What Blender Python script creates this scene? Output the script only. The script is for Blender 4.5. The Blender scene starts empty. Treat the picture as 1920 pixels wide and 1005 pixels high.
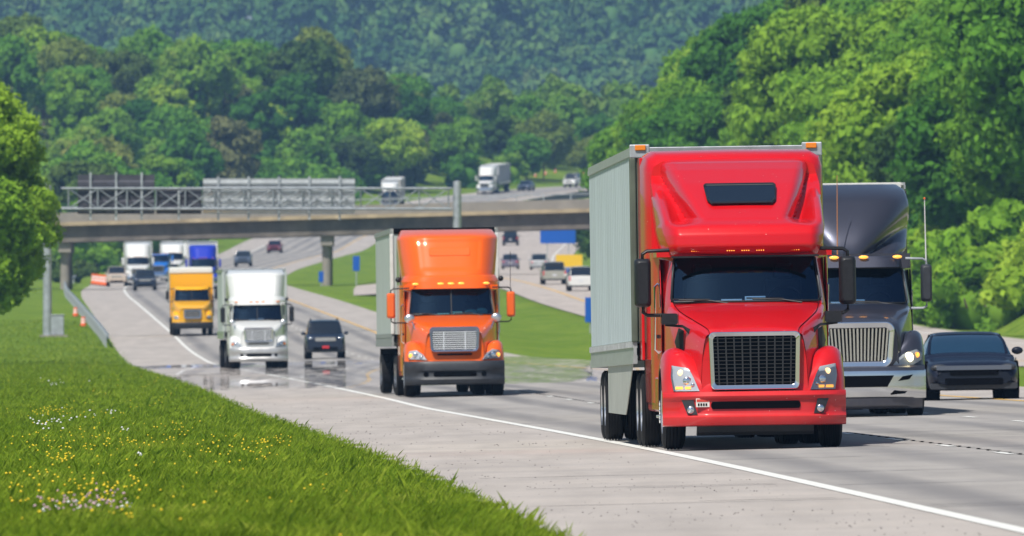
import bpy, math, random
import numpy as np
from mathutils import Vector, Matrix
R = math.radians
SC = bpy.context.scene
# ------------------------------------------------------------------ camera, sky, sun, exposure
F = 26500.0            # focal length in pixels of the 1920 wide photograph
CH = 1.5
cam = bpy.data.objects.new('camera', bpy.data.cameras.new('camera'))
SC.collection.objects.link(cam); SC.camera = cam
cam.location = (0, 0, CH); cam.rotation_euler = (R(90) + 137.5 / F, 0, 0)
cam.data.sensor_width = 36; cam.data.lens = F / 1920 * 36
cam.data.clip_start = 1; cam.data.clip_end = 20000
cam.data.dof.use_dof = True; cam.data.dof.focus_distance = 192; cam.data.dof.aperture_fstop = 9.5
W = bpy.data.worlds.new('World'); SC.world = W; W.use_nodes = True
nt = W.node_tree; sky = nt.nodes.new('ShaderNodeTexSky'); sky.sky_type = 'NISHITA'; sky.sun_disc = False
SUN = Vector((-0.27, -0.50, 0.82)).normalized()
sky.sun_elevation = math.asin(SUN.z); sky.sun_rotation = math.atan2(SUN.x, SUN.y)
nt.links.new(sky.outputs[0], nt.nodes['Background'].inputs[0]); nt.nodes['Background'].inputs[1].default_value = 0.075
sl = bpy.data.lights.new('sun', 'SUN'); sl.energy = 4.9; sl.angle = R(0.5); sl.color = (1, .95, .87)
so = bpy.data.objects.new('sun', sl); SC.collection.objects.link(so)
so.rotation_euler = SUN.to_track_quat('Z', 'Y').to_euler()
SC.view_settings.view_transform = 'Standard'; SC.view_settings.look = 'None'; SC.view_settings.gamma = 1
SC.view_settings.exposure = 0.2; SC.view_settings.use_curve_mapping = False
rng = np.random.default_rng(7); random.seed(7)

# ------------------------------------------------------------------ helpers
def link(o): SC.collection.objects.link(o); return o
def tag(o, label=None, cat=None, group=None, kind=None):
    if label:
        o['label'] = label

    if cat: o['category'] = cat
    if group: o['group'] = group
    if kind: o['kind'] = kind
    return o
def empty(name, loc=(0, 0, 0), rz=0.0):
    o = bpy.data.objects.new(name, None); o.location = loc; o.rotation_euler = (0, 0, rz); return link(o)
def kids(o): return [c for c in ALLK.get(o.name, [])]
ALLK = {}
def setp(o, p):
    o.parent = p
    if p is not None: ALLK.setdefault(p.name, []).append(o)
def copy_tree(o, parent=None):
    c = o.copy(); link(c); setp(c, parent)
    for ch in kids(o): copy_tree(ch, c)
    return c
def cr(P, n):
    """catmull-rom resample of control rows (k, ...) to n rows"""
    P = np.asarray(P, float); k = len(P)
    if k < 3: 
        t = np.linspace(0, 1, n).reshape((-1,) + (1,) * (P.ndim - 1)); return P[0] * (1 - t) + P[-1] * t
    E = np.concatenate([[2 * P[0] - P[1]], P, [2 * P[-1] - P[-2]]])
    t = np.linspace(0, k - 1, n); i = np.minimum(t.astype(int), k - 2); f = (t - i).reshape((-1,) + (1,) * (P.ndim - 1))
    a, b, c, d = E[i], E[i + 1], E[i + 2], E[i + 3]
    return .5 * (2 * b + (c - a) * f + (2 * a - 5 * b + 4 * c - d) * f ** 2 + (3 * b - a - 3 * c + d) * f ** 3)
class MB:
    def __init__(s): s.v = []; s.f = []; s.xf = None
    def add(s, vs, fs):
        b = len(s.v)
        if s.xf is not None: vs = [s.xf @ Vector(v) for v in vs]
        s.v += [tuple(map(float, v)) for v in vs]; s.f += [tuple(b + int(i) for i in f) for f in fs]; return s
    def box(s, x0, x1, y0, y1, z0, z1):
        return s.add([(x, y, z) for z in (z0, z1) for y in (y0, y1) for x in (x0, x1)],
                     [(0, 2, 3, 1), (4, 5, 7, 6), (0, 1, 5, 4), (2, 6, 7, 3), (0, 4, 6, 2), (1, 3, 7, 5)])
    def beam(s, a, b, w, h=None):
        a, b = Vector(a), Vector(b); h = h or w; d = (b - a).normalized()
        u = d.cross(Vector((0, 0, 1)));  u = Vector((1, 0, 0)) if u.length < 1e-3 else u.normalized(); v = u.cross(d)
        q = [a + u * i * w / 2 + v * j * h / 2 for i, j in ((-1, -1), (1, -1), (1, 1), (-1, 1))]
        q += [p + (b - a) for p in q]
        return s.add(q, [(3, 2, 1, 0), (4, 5, 6, 7), (0, 1, 5, 4), (1, 2, 6, 5), (2, 3, 7, 6), (3, 0, 4, 7)])
    def tube(s, pts, r, n=8, smooth=0):
        P = [Vector(p) for p in (cr(pts, smooth) if smooth else pts)]; rings = []
        rr = r if hasattr(r, '__len__') else [r] * len(P)
        for i, p in enumerate(P):
            d = (P[min(i + 1, len(P) - 1)] - P[max(i - 1, 0)]).normalized()
            u = d.cross(Vector((0.01, .02, 1)));  u = Vector((1, 0, 0)) if u.length < 1e-3 else u.normalized(); w = d.cross(u)
            rings.append([p + (u * math.cos(2 * math.pi * k / n) + w * math.sin(2 * math.pi * k / n)) * rr[i] for k in range(n)])
        vs = [q for rg in rings for q in rg]
        fs = [(i * n + k, i * n + (k + 1) % n, (i + 1) * n + (k + 1) % n, (i + 1) * n + k) for i in range(len(P) - 1) for k in range(n)]
        fs += [tuple(range(n))[::-1], tuple(range((len(P) - 1) * n, len(P) * n))]
        return s.add(vs, fs)
    def lathe_x(s, prof, n=32, c=(0, 0, 0)):
        """prof: list (x, r) revolved about the X axis through c"""
        vs = [(c[0] + x, c[1] + r * math.cos(2 * math.pi * k / n), c[2] + r * math.sin(2 * math.pi * k / n)) for x, r in prof for k in range(n)]
        fs = [(i * n + k, i * n + (k + 1) % n, (i + 1) * n + (k + 1) % n, (i + 1) * n + k) for i in range(len(prof) - 1) for k in range(n)]
        return s.add(vs, fs)
    def lathe_z(s, prof, n=16, c=(0, 0, 0)):
        vs = [(c[0] + r * math.cos(2 * math.pi * k / n), c[1] + r * math.sin(2 * math.pi * k / n), c[2] + z) for z, r in prof for k in range(n)]
        fs = [(i * n + k, i * n + (k + 1) % n, (i + 1) * n + (k + 1) % n, (i + 1) * n + k) for i in range(len(prof) - 1) for k in range(n)]
        return s.add(vs, fs)
    def ball(s, c, r, n=10, m=7):
        rx, ry, rz = r if hasattr(r, '__len__') else (r, r, r)
        vs = [(c[0] + rx * math.sin(a) * math.cos(b), c[1] + ry * math.sin(a) * math.sin(b), c[2] + rz * math.cos(a))
              for a in [math.pi * i / m for i in range(m + 1)] for b in [2 * math.pi * k / n for k in range(n)]]
        return s.add(vs, [(i * n + k, (i + 1) * n + k, (i + 1) * n + (k + 1) % n, i * n + (k + 1) % n) for i in range(m) for k in range(n)])
    def prism(s, pts, t):
        """pts: 3-D outline; t: thickness vector"""
        n = len(pts); t = Vector(t); P = [Vector(p) for p in pts]
        return s.add(P + [p + t for p in P], [tuple(range(n)), tuple(range(2 * n - 1, n - 1, -1))] +
                     [((i + 1) % n, i, n + i, n + (i + 1) % n) for i in range(n)])
    def ring(s, outer, inner, t):
        """flat frame between two outlines of equal length, extruded by t"""
        n = len(outer); t = Vector(t); O = [Vector(p) for p in outer]; I = [Vector(p) for p in inner]
        vs = O + I + [p + t for p in O] + [p + t for p in I]; fs = []
        for i in range(n):
            j = (i + 1) % n
            fs += [(i, j, n + j, n + i), (2 * n + i, 3 * n + i, 3 * n + j, 2 * n + j), (i, 2 * n + i, 2 * n + j, j), (n + i, n + j, 3 * n + j, 3 * n + i)]
        return s.add(vs, fs)
    def grid(s, G, skip=None, closed=False):
        G = np.asarray(G); a, b = G.shape[:2]
        fs = []
        for i in range(a - 1):
            for j in range(b if closed else b - 1):
                if skip is None or not skip(i, j): fs.append((i * b + j, i * b + (j + 1) % b, (i + 1) * b + (j + 1) % b, (i + 1) * b + j))
        return s.add(G.reshape(-1, 3), fs)
    def surf(s, C, nu, nv):
        C = np.asarray(C, float); G = cr(C, nu); G = np.swapaxes(cr(np.swapaxes(G, 0, 1), nv), 0, 1); return s.grid(G)
    def build(s, name, m, parent=None, smooth=None, bev=0, loc=None, solid=0, subs=0):
        me = bpy.data.meshes.new(name); me.from_pydata(s.v, [], s.f); me.update()
        o = bpy.data.objects.new(name, me); link(o); setp(o, parent)
        if loc: o.location = loc
        me.materials.append(m)
        if smooth is not None:
            me.shade_smooth()
            if smooth < 180:
                me.set_sharp_from_angle(angle=R(smooth))
        if solid:
            k = o.modifiers.new('solid', 'SOLIDIFY'); k.thickness = solid; k.offset = 0
        if bev:
            k = o.modifiers.new('bevel', 'BEVEL'); k.width = bev; k.segments = 2; k.limit_method = 'ANGLE'; k.angle_limit = R(35)
            k.harden_normals = False
        return o
def mirror(half):
    """half: rows of [(x,..) from centre outward]; returns full rows -x .. +x"""
    out = []
    for row in half:
        L = [(-p[0],) + tuple(p[1:]) for p in row[::-1]]
        if abs(row[0][0]) < 1e-9: L = L[:-1]
        out.append(L + [tuple(p) for p in row])
    return out
def big_mesh(name, V, Fq, m, parent=None):
    """numpy verts (n,3) and faces (k,3|4)"""
    me = bpy.data.meshes.new(name); n = len(V); k, q = Fq.shape
    me.vertices.add(n); me.vertices.foreach_set('co', np.ascontiguousarray(V, dtype=np.float32).ravel())
    me.loops.add(k * q); me.loops.foreach_set('vertex_index', np.ascontiguousarray(Fq, dtype=np.int32).ravel())
    me.polygons.add(k); me.polygons.foreach_set('loop_start', np.arange(0, k * q, q, dtype=np.int32))
    me.polygons.foreach_set('loop_total', np.full(k, q, dtype=np.int32)); me.update(); me.validate()
    me.materials.append(m); o = bpy.data.objects.new(name, me); link(o); setp(o, parent); return o

# ------------------------------------------------------------------ materials
MATS = {}
class N:
    def __init__(s, name):
        s.m = bpy.data.materials.new(name); s.m.use_nodes = True; s.t = s.m.node_tree; s.b = s.t.nodes['Principled BSDF']
    def n(s, typ, **kw):
        x = s.t.nodes.new('ShaderNode' + typ)
        for k, v in kw.items(): setattr(x, k, v)
        return x
    def l(s, a, b): s.t.links.new(a, b)
    def noise(s, scale, detail=4, rough=.55, vec=None, obj=True):
        x = s.n('TexNoise'); x.inputs['Scale'].default_value = scale; x.inputs['Detail'].default_value = detail; x.inputs['Roughness'].default_value = rough
        s.l(vec if vec is not None else s.coord(obj), x.inputs['Vector']); return x.outputs['Fac']
    def coord(s, obj=True):
        if not hasattr(s, 'tc'): s.tc = s.n('TexCoord')
        return s.tc.outputs['Object']
    def mapped(s, scale, rot=(0, 0, 0)):
        x = s.n('Mapping'); x.inputs['Scale'].default_value = scale; x.inputs['Rotation'].default_value = rot; s.l(s.coord(), x.inputs['Vector']); return x.outputs[0]
    def ramp(s, fac, stops):
        x = s.n('ValToRGB'); e = x.color_ramp.elements
        while len(e) < len(stops): e.new(.5)
        for k, (p, c) in enumerate(stops): e[k].position = p; e[k].color = (*c, 1)
        s.l(fac, x.inputs['Fac']); return x.outputs['Color']
    def mix(s, fac, a, b, mode='MIX'):
        x = s.n('Mix', data_type='RGBA', blend_type=mode)
        for i, v in ((0, fac), (6, a), (7, b)):
            if hasattr(v, 'is_linked'): s.l(v, x.inputs[i])
            else: x.inputs[i].default_value = v if i == 0 else (*v, 1)
        return x.outputs[2]
    def bump(s, h, strength=.3, dist=.01):
        x = s.n('Bump'); x.inputs['Strength'].default_value = strength; x.inputs['Distance'].default_value = dist
        s.l(h, x.inputs['Height']); s.l(x.outputs[0], s.b.inputs['Normal'])
    def set(s, **kw):
        for k, v in kw.items(): s.b.inputs[k.replace('_', ' ')].default_value = v
        return s
def mat(name, col, rough=.5, metal=0, coat=0, noise=0.0, nscale=6, spec=.5, dirt=None):
    k = (name,)
    if k in MATS: return MATS[k]
    n = N(name); n.set(Roughness=rough, Metallic=metal, Coat_Weight=coat, Coat_Roughness=.03); n.b.inputs['Specular IOR Level'].default_value = spec
    c0 = tuple(col)
    if noise:
        f = n.noise(nscale, 5); lo = tuple(c * (1 - noise) for c in c0); hi = tuple(min(1, c * (1 + noise)) for c in c0)
        out = n.ramp(f, [(.3, lo), (.7, hi)])
        n.l(out, n.b.inputs['Base Color'])
        r = n.n('MapRange'); r.inputs['To Min'].default_value = max(.02, rough * .8); r.inputs['To Max'].default_value = min(1, rough * 1.25 + .02)
        n.l(f, r.inputs['Value']); n.l(r.outputs[0], n.b.inputs['Roughness'])
    else: n.b.inputs['Base Color'].default_value = (*c0, 1)
    MATS[k] = n.m; return n.m
def paint(name, col, metal=0.0, rough=.32, dust=.2, coat=.75, bugs=0):
    k = ('p', name)
    if k in MATS: return MATS[k]
    n = N(name); n.set(Roughness=rough + .1, Metallic=metal, Coat_Weight=coat, Coat_Roughness=.03); n.b.inputs['Specular IOR Level'].default_value = .12
    # road dust: light film, denser low on the body
    sep = n.n('SeparateXYZ'); n.l(n.coord(), sep.inputs[0])
    mr = n.n('MapRange'); mr.inputs['From Min'].default_value = .2; mr.inputs['From Max'].default_value = 1.4; mr.inputs['To Min'].default_value = dust; mr.inputs['To Max'].default_value = dust * .12
    n.l(sep.outputs[2], mr.inputs['Value']); f = n.noise(5, 6, .65)
    mu = n.n('Math', operation='MULTIPLY'); n.l(mr.outputs[0], mu.inputs[0]); n.l(f, mu.inputs[1])
    cc = n.mix(mu.outputs[0], col, (.3, .27, .23))
    if bugs:      # splashed insects and stone chips
        v = n.n('TexVoronoi'); v.inputs['Scale'].default_value = 9; n.l(n.coord(), v.inputs['Vector']); vr = n.ramp(v.outputs['Distance'], [(.035, (1, 1, 1)), (.06, (0, 0, 0))]); cc = n.mix(vr, cc, (.75, .62, .55))
    n.l(cc, n.b.inputs['Base Color'])
    f2 = n.noise(90, 2); n.bump(f2, .015, .002)
    MATS[k] = n.m; return n.m
chrome = mat('chrome', (.75, .77, .8), .12, 1)
steel = mat('galvanised_steel', (.42, .45, .48), .5, .55, noise=.2, nscale=3)
black_plastic = mat('black_plastic', (.014, .015, .018), .42, noise=.25, nscale=20, spec=.35)
dark_plastic = mat('charcoal_plastic', (.026, .029, .036), .5, noise=.2, nscale=8)
rubber = mat('tyre_rubber', (.012, .012, .013), .8, noise=.35, nscale=15, spec=.2)
gap = mat('black_gap', (.004, .004, .005), .8, spec=0)
alu = mat('polished_aluminium', (.62, .64, .66), .28, .9, noise=.12, nscale=5)
chassis = mat('chassis_black', (.012, .012, .012), .7, noise=.3, nscale=9, spec=.2)
white_trim = mat('white_trim', (.62, .62, .6), .5, noise=.08)
amber = mat('amber_lens', (.8, .22, .012), .2, coat=.6)
red_lens = mat('red_lens', (.45, .012, .015), .22, coat=.6)
seat_m = mat('seat_fabric', (.03, .032, .036), .9)
dash_m = mat('dashboard_vinyl', (.035, .035, .037), .7)
paper_m = mat('paper', (.82, .88, .88), .7)
paper_green = mat('folded_green_paper', (.45, .85, .62), .7)
bright_chrome = mat('satin_chrome', (.86, .88, .92), .3, .55)
def lamp_mat(name, col, e):
    m = mat(name, col, .15, coat=.5); b = m.node_tree.nodes['Principled BSDF']
    b.inputs['Emission Color'].default_value = (*col, 1); b.inputs['Emission Strength'].default_value = e; return m
amber_lit = lamp_mat('amber_lamp_lit', (1, .42, .06), 1.2)
warm_lit = lamp_mat('headlamp_bulb_lit', (1, .66, .3), 1.6)
bright_lit = lamp_mat('headlamp_low_beam', (1, .82, .45), 6)
def glass_mat(name, tint, ior=1.85, gloss=(.28, .58, 1)):
    if (name,) in MATS: return MATS[(name,)]
    n = N(name); n.t.nodes.remove(n.b); out = n.t.nodes['Material Output']
    tr = n.n('BsdfTransparent'); tr.inputs[0].default_value = (*tint, 1); gl = n.n('BsdfGlossy'); gl.inputs['Roughness'].default_value = .02; gl.inputs[0].default_value = (*gloss, 1)
    fr = n.n('Fresnel'); fr.inputs[0].default_value = ior; mx = n.n('MixShader'); n.l(fr.outputs[0], mx.inputs[0]); n.l(tr.outputs[0], mx.inputs[1]); n.l(gl.outputs[0], mx.inputs[2]); n.l(mx.outputs[0], out.inputs[0])
    MATS[(name,)] = n.m; return n.m
glass = glass_mat('windshield_glass', (.50, .66, .82))
clear = glass_mat('clear_lens', (.93, .95, .97), 1.35, (.9, .95, 1))
dark_glass = mat('dark_side_glass', (.006, .012, .022), .08, coat=.2)
blue_glass = mat('tinted_glass', (.01, .035, .07), .08, coat=1)
# ------------------------------------------------------------------ lie of the land
def tab(s):
    a = np.array([[float(q) for q in p.split(':')] for p in s.split()]); return a[:, 0], a[:, 1]
_xw = tab('0:6.6 60:5.1 114:3.83 182:2.1 336:-2.98 473:-7.4 600:-12 750:-17.4 905:-22.9 1015:-26.8 1150:-31.4 1300:-35.6 1400:-37.3 1480:-37.4 1560:-36.6 1700:-34.6 1770:-33.3 1850:-31 1920:-26 1975:-18.3 2050:-5 2110:9 2200:33 2400:90 2700:180 9000:2100')
_zw = tab('0:0 300:0.05 342:.12 473:.22 580:.36 650:.46 700:.75 750:1.2 800:1.8 900:2.85 1000:3.9 1100:4.85 1250:6.1 1325:6.7 1450:8.1 1560:9.6 1700:11.5 1770:12.5 1850:14.8 1920:17.4 1975:19.8 2050:22.8 2110:24.6 2200:26.5 2400:29 9000:40')
_x2 = tab('0:36.8 700:14.5 1000:4.85 1100:1.66 1200:-1.5 1300:-4.6 1450:-7 1600:-6.6 1750:-4.5 1850:-3 1920:.6 1975:5 2050:16 2110:28.5 2200:52 2400:110 2700:200 9000:2120')
_z2 = tab('0:.5 400:.6 600:.85 700:1.2 800:1.95 900:3.1 1000:4.4 1050:5.2 1100:5.9 1150:6.5 1200:6.95 1300:7.7 1450:8.75 1600:10.7 1750:13.5 1850:15.8 1920:17.9 1975:19.8 2050:22.5 2110:24.2 2200:26.1 2400:28.6 9000:40')
def _pc(t):
    X, Y = t; h = np.diff(X); d = np.diff(Y) / h; m = np.zeros_like(Y); m[0], m[-1] = d[0], d[-1]
    for i in range(1, len(Y) - 1):
        if d[i - 1] * d[i] > 0: w1, w2 = 2 * h[i] + h[i - 1], h[i] + 2 * h[i - 1]; m[i] = (w1 + w2) / (w1 / d[i - 1] + w2 / d[i])
    def f(q):
        q = np.asarray(q, float); i = np.clip(np.searchsorted(X, q, side='right') - 1, 0, len(X) - 2); t = (q - X[i]) / h[i]
        return (2 * t**3 - 3 * t**2 + 1) * Y[i] + (t**3 - 2 * t**2 + t) * h[i] * m[i] + (-2 * t**3 + 3 * t**2) * Y[i + 1] + (t**3 - t**2) * h[i] * m[i + 1]
    return f
XW, ZW, X2, Z2 = map(_pc, (_xw, _zw, _x2, _z2))
CS = .024; WR = 14.6; L2 = -3.3; R2 = 13.4       # road widths either side of the reference lines
sm = lambda a, b, x: (lambda t: t * t * (3 - 2 * t))(np.clip((x - a) / (b - a), 0, 1))
def H(X, d):
    X = np.asarray(X, float); d = np.asarray(d, float); xw, zw, x2, z2 = XW(d), ZW(d), X2(d), Z2(d)
    o = X - xw; o2 = X - x2
    road1 = zw + CS * o
    eL = zw - CS * 3.7; out = -(o + 3.7)
    mound = .10 * sm(0, 2.5, out) - .05 * sm(2, 9, out) + .10 * np.sin(d * .021 + X * .35) * sm(2, 9, out) * sm(500, 300, d)
    left = eL + mound + sm(9, 60, out) * (3 * sm(1000, 1500, d) + 7 * sm(1300, 1600, d))
    eR = zw + CS * WR; e2 = z2 + CS * L2
    t = np.clip((o - WR) / np.maximum((x2 + L2) - (xw + WR), .1), 0, 1)
    med = eR * (1 - sm(0, 1, t)) + e2 * sm(0, 1, t) - .35 * np.sin(np.pi * t) ** 2
    road2 = z2 + CS * o2 * .6
    eR2 = z2 + CS * .6 * R2; oo = o2 - R2
    right = eR2 + .62 * np.clip(oo - 3, 0, 55) * sm(300, 700, d) * (1 - .35 * sm(1500, 2000, d)) - .15 * sm(0, 2, oo)
    z = np.where(o < -3.7, left, np.where(o <= WR, road1, np.where(o2 < L2, med, np.where(o2 <= R2, road2, right))))
    far = 28.5 + 0 * d
    hill = 225 * sm(3600, 5300, d) + 18 * np.sin(X * .018 + 1.3) * sm(3800, 4800, d) + 7 * np.sin(X * .045 + d * .004) * sm(3800, 4500, d)
    w = sm(2120, 2300, d)
    z = z * (1 - w) + np.minimum(far, 44) * w + hill
    return z
def G(px, d):
    """point of the land seen at photograph column px and distance d"""
    x = (px - 960) * d / F; return x, d, float(H(x, d))
def yaw1(d): return -math.atan(float(XW(d + 5) - XW(d - 5)) / 10)
def yaw2(d): return -math.atan(float(X2(d + 5) - X2(d - 5)) / 10)
def pitch(x, d, yaw):
    s = 6; a = float(H(x, d)); b = float(H(x - math.sin(yaw) * s, d + s)); return math.atan((b - a) / s)

# ---- materials of the land
def grass_mat():
    n = N('grass_ground'); a = n.noise(.35, 6, .6); b = n.noise(3.0, 6, .7); c = n.noise(.02, 3)
    c1 = n.ramp(a, [(.3, (.085, .155, .014)), (.5, (.15, .24, .024)), (.7, (.25, .31, .05))])
    c2 = n.ramp(b, [(.35, (.5, .55, .4)), (.65, (1.15, 1.15, 1.0))]); n.l(n.mix(.8, c1, c2, 'MULTIPLY'), n.b.inputs['Base Color'])
    n.set(Roughness=.9); n.b.inputs['Specular IOR Level'].default_value = .1; n.bump(b, .9, .12); return n.m
def road_mat(name, base, dark, wear):
    n = N(name); v = n.mapped((1, .06, 1)); a = n.noise(1.1, 5, .6, v); b = n.noise(35, 3, .7); c = n.noise(.25, 5, .6); d = n.noise(9, 6, .75)
    col = n.ramp(a, [(.3, tuple(x * .86 for x in base)), (.7, tuple(x * 1.08 for x in base))])
    col = n.mix(1, col, n.ramp(b, [(.3, (.88, .88, .88)), (.75, (1.08, 1.08, 1.08))]), 'MULTIPLY')
    col = n.mix(1, col, n.ramp(c, [(.35, (.9, .9, .91)), (.65, (1.04, 1.03, 1.02))]), 'MULTIPLY')
    col = n.mix(1, col, n.ramp(d, [(.27, (.55, .54, .53)), (.36, (1, 1, 1))]), 'MULTIPLY')
    if wear:   # rubbered wheel tracks along the lanes, from the uv that follows the road
        uv = n.n('UVMap'); sep = n.n('SeparateXYZ'); n.l(uv.outputs[0], sep.inputs[0])
        m1 = n.n('Math', operation='MULTIPLY'); m1.inputs[1].default_value = 2 * math.pi / 1.85; n.l(sep.outputs[0], m1.inputs[0])
        m2 = n.n('Math', operation='COSINE'); n.l(m1.outputs[0], m2.inputs[0])
        m3 = n.n('MapRange'); m3.inputs['From Min'].default_value = .1; m3.inputs['From Max'].default_value = -1; m3.inputs['To Max'].default_value = 1.0; n.l(m2.outputs[0], m3.inputs['Value'])
        vv = n.mapped((.8, .015, 1)); e = n.noise(1, 4, .5, vv); m4 = n.n('Math', operation='MULTIPLY'); n.l(m3.outputs[0], m4.inputs[0]); n.l(e, m4.inputs[1])
        col = n.mix(m4.outputs[0], col, dark)
    n.l(col, n.b.inputs['Base Color']); n.set(Roughness=.85); n.b.inputs['Specular IOR Level'].default_value = .2; n.bump(b, .35, .01); return n.m
grass_m = grass_mat()
asphalt = road_mat('lane_asphalt', (.345, .328, .31), (.11, .11, .12), True)
shoulder_m = road_mat('shoulder_concrete', (.425, .39, .36), (.2, .2, .2), False)
far_conc = road_mat('pale_concrete', (.46, .41, .375), (.2, .2, .2), False)
def line_mat(name, col):
    n = N(name); f = n.noise(14, 6, .7); n.l(n.ramp(f, [(.3, tuple(c * .62 for c in col)), (.48, col)]), n.b.inputs['Base Color']); n.set(Roughness=.6); return n.m
white_line = line_mat('white_road_paint', (.74, .74, .70)); yellow_line = line_mat('yellow_road_paint', (.72, .42, .06))
concrete = mat('bridge_concrete', (.26, .235, .205), .85, noise=.18, nscale=.6)
tan_conc = mat('stained_slab_edge', (.38, .30, .19), .85, noise=.3, nscale=.7)
girder_m = mat('weathered_girder', (.13, .112, .095), .7, noise=.4, nscale=.8)

# ---- the ground sheet
D = np.concatenate([np.arange(40, 300, 6), np.arange(300, 700, 8), np.arange(700, 2300, 9), np.arange(2300, 3700, 40), np.arange(3700, 6000, 50), [6500, 7500, 9000]]).astype(float)
rows = []
for d in D:
    xw, x2 = float(XW(d)), float(X2(d)); a = xw + WR; b = x2 + L2
    L = [xw - 3.7 - q for q in (700, 350, 180, 100, 70, 50, 38, 30, 24, 19, 15, 12, 9.5, 7.5, 5.5, 4, 2.5, 1.2, .4, .02)]
    L += [xw - 3.69, xw + 4, xw + 9, a - .02, a + .02] + [a + (b - a) * t for t in (.12, .3, .5, .7, .88)] + [b - .02, b + .02, x2 + 5, x2 + R2 - .02]
    L += [x2 + R2 + q for q in (.02, 1.5, 3, 5, 8, 12, 17, 23, 30, 40, 58, 80, 120, 200, 400, 800)]
    L = np.array(L); z = H(L, d)
    on = ((L > xw - 3.6) & (L < a - .01)) | ((L > b + .01) & (L < x2 + R2 - .01)); z = z - .06 * on * (d < 2300)
    rows.append(np.stack([L, np.full_like(L, d), z], 1))
Gd = MB().grid(np.array(rows)).build('ground', grass_m, smooth=180); tag(Gd, kind='structure')

def strip(name, xl, xr, z0, m, d0, d1, step=8, zfun=None, dash=None, thick=0, kind='structure', uvx=None, parent=None, n=2):
    """ribbon following the land between two curves (functions of distance)"""
    mb = MB(); segs = [(d0, d1)] if dash is None else [(a, min(a + dash[0], d1)) for a in np.arange(d0, d1, dash[1])]
    UV = []
    for a, b in segs:
        ds = np.linspace(a, b, max(2, int((b - a) / step) + 1)); g = []
        for d in ds:
            xs = np.linspace(xl(d), xr(d), n); g.append(np.stack([xs, np.full(n, d), H(xs, np.full(n, d)) + z0], 1))
            if uvx: UV += [(x - uvx(d), d) for x in xs]
        mb.grid(np.array(g))
    o = mb.build(name, m, parent, smooth=180)
    if uvx:
        me = o.data; uv = me.uv_layers.new(name='UVMap'); idx = np.zeros(len(me.loops), int); me.loops.foreach_get('vertex_index', idx); uv.data.foreach_set('uv', np.array(UV)[idx].ravel())
    return tag(o, kind=kind)
xw, x2 = lambda d: float(XW(d)), lambda d: float(X2(d))
edge_wob = lambda d: .12 * math.sin(d * .9) + .09 * math.sin(d * 2.3 + 1) + .05 * math.sin(d * 5.1)
strip('road', xw, lambda d: xw(d) + 11.4, 0, asphalt, 40, 2300, uvx=xw, n=4)
strip('shoulder', lambda d: xw(d) - 3.64, xw, 0, shoulder_m, 40, 2300, n=3)
strip('median_shoulder', lambda d: xw(d) + 11.4, lambda d: xw(d) + WR - .03, 0, shoulder_m, 40, 2300)
strip('opposite_road', lambda d: x2(d) + L2 + .03, lambda d: x2(d) + R2 - .03, 0, far_conc, 40, 2300, n=4)
strip('edge_line', lambda d: xw(d) + .0, lambda d: xw(d) + .18, .006, white_line, 60, 2200, 4)
strip('yellow_edge_line', lambda d: xw(d) + 11.2, lambda d: xw(d) + 11.36, .006, yellow_line, 60, 2200, 4)
strip('lane_dashes', lambda d: xw(d) + 3.75, lambda d: xw(d) + 3.87, .006, white_line, 64, 1400, 3, dash=(3.05, 12.2))
strip('inner_lane_dashes', lambda d: xw(d) + 7.45, lambda d: xw(d) + 7.57, .006, white_line, 68, 1400, 3, dash=(3.05, 12.2))
strip('opposite_yellow_line', lambda d: x2(d), lambda d: x2(d) + .2, .006, yellow_line, 500, 2200, 6)
strip('opposite_lane_dashes', lambda d: x2(d) + 3.7, lambda d: x2(d) + 3.84, .006, white_line, 500, 1500, 3, dash=(3.05, 12.2))
strip('opposite_edge_line', lambda d: x2(d) + 11.1, lambda d: x2(d) + 11.26, .006, white_line, 500, 2200, 6)
strip('paved_crossover', lambda d: -.0302 * 0 + (663 - 960) * d / F + (d - 1010) * .0, lambda d: x2(d) + L2 + .1, .02, far_conc, 1085, 1235, 6)
def debris():
    g = np.random.default_rng(12); V = []; Q = []; b = 0; k_ = 0
    while k_ < 620:
        d = 1 / (1 / 105 - g.uniform() * (1 / 105 - 1 / 420)); o = -3.5 + 3.2 * g.uniform() ** 1.2
        if math.sin(d * .23 + o) + .5 * math.sin(d * .71) < g.uniform(-1.2, 1.1): continue
        x = float(XW(d)) + o; z = float(H(x, d)); r = g.uniform(.004, .014) * (1 + .3 * (d > 200)); a = g.uniform(0, 1.5); k_ += 1
        V += [(x + r * math.cos(a + i * 1.5708), d + r * math.sin(a + i * 1.5708), z) for i in range(4)] + [(x, d, z + r * .8)]
        Q += [(b + i, b + (i + 1) % 4, b + 4) for i in range(4)]; b += 5
    o = big_mesh('road_debris', np.array(V), np.array(Q), mat('grit', (.07, .065, .06), .9)); tag(o, 'dark grit and tyre crumbs scattered on the shoulder', 'grit', kind='stuff')
debris()
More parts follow.
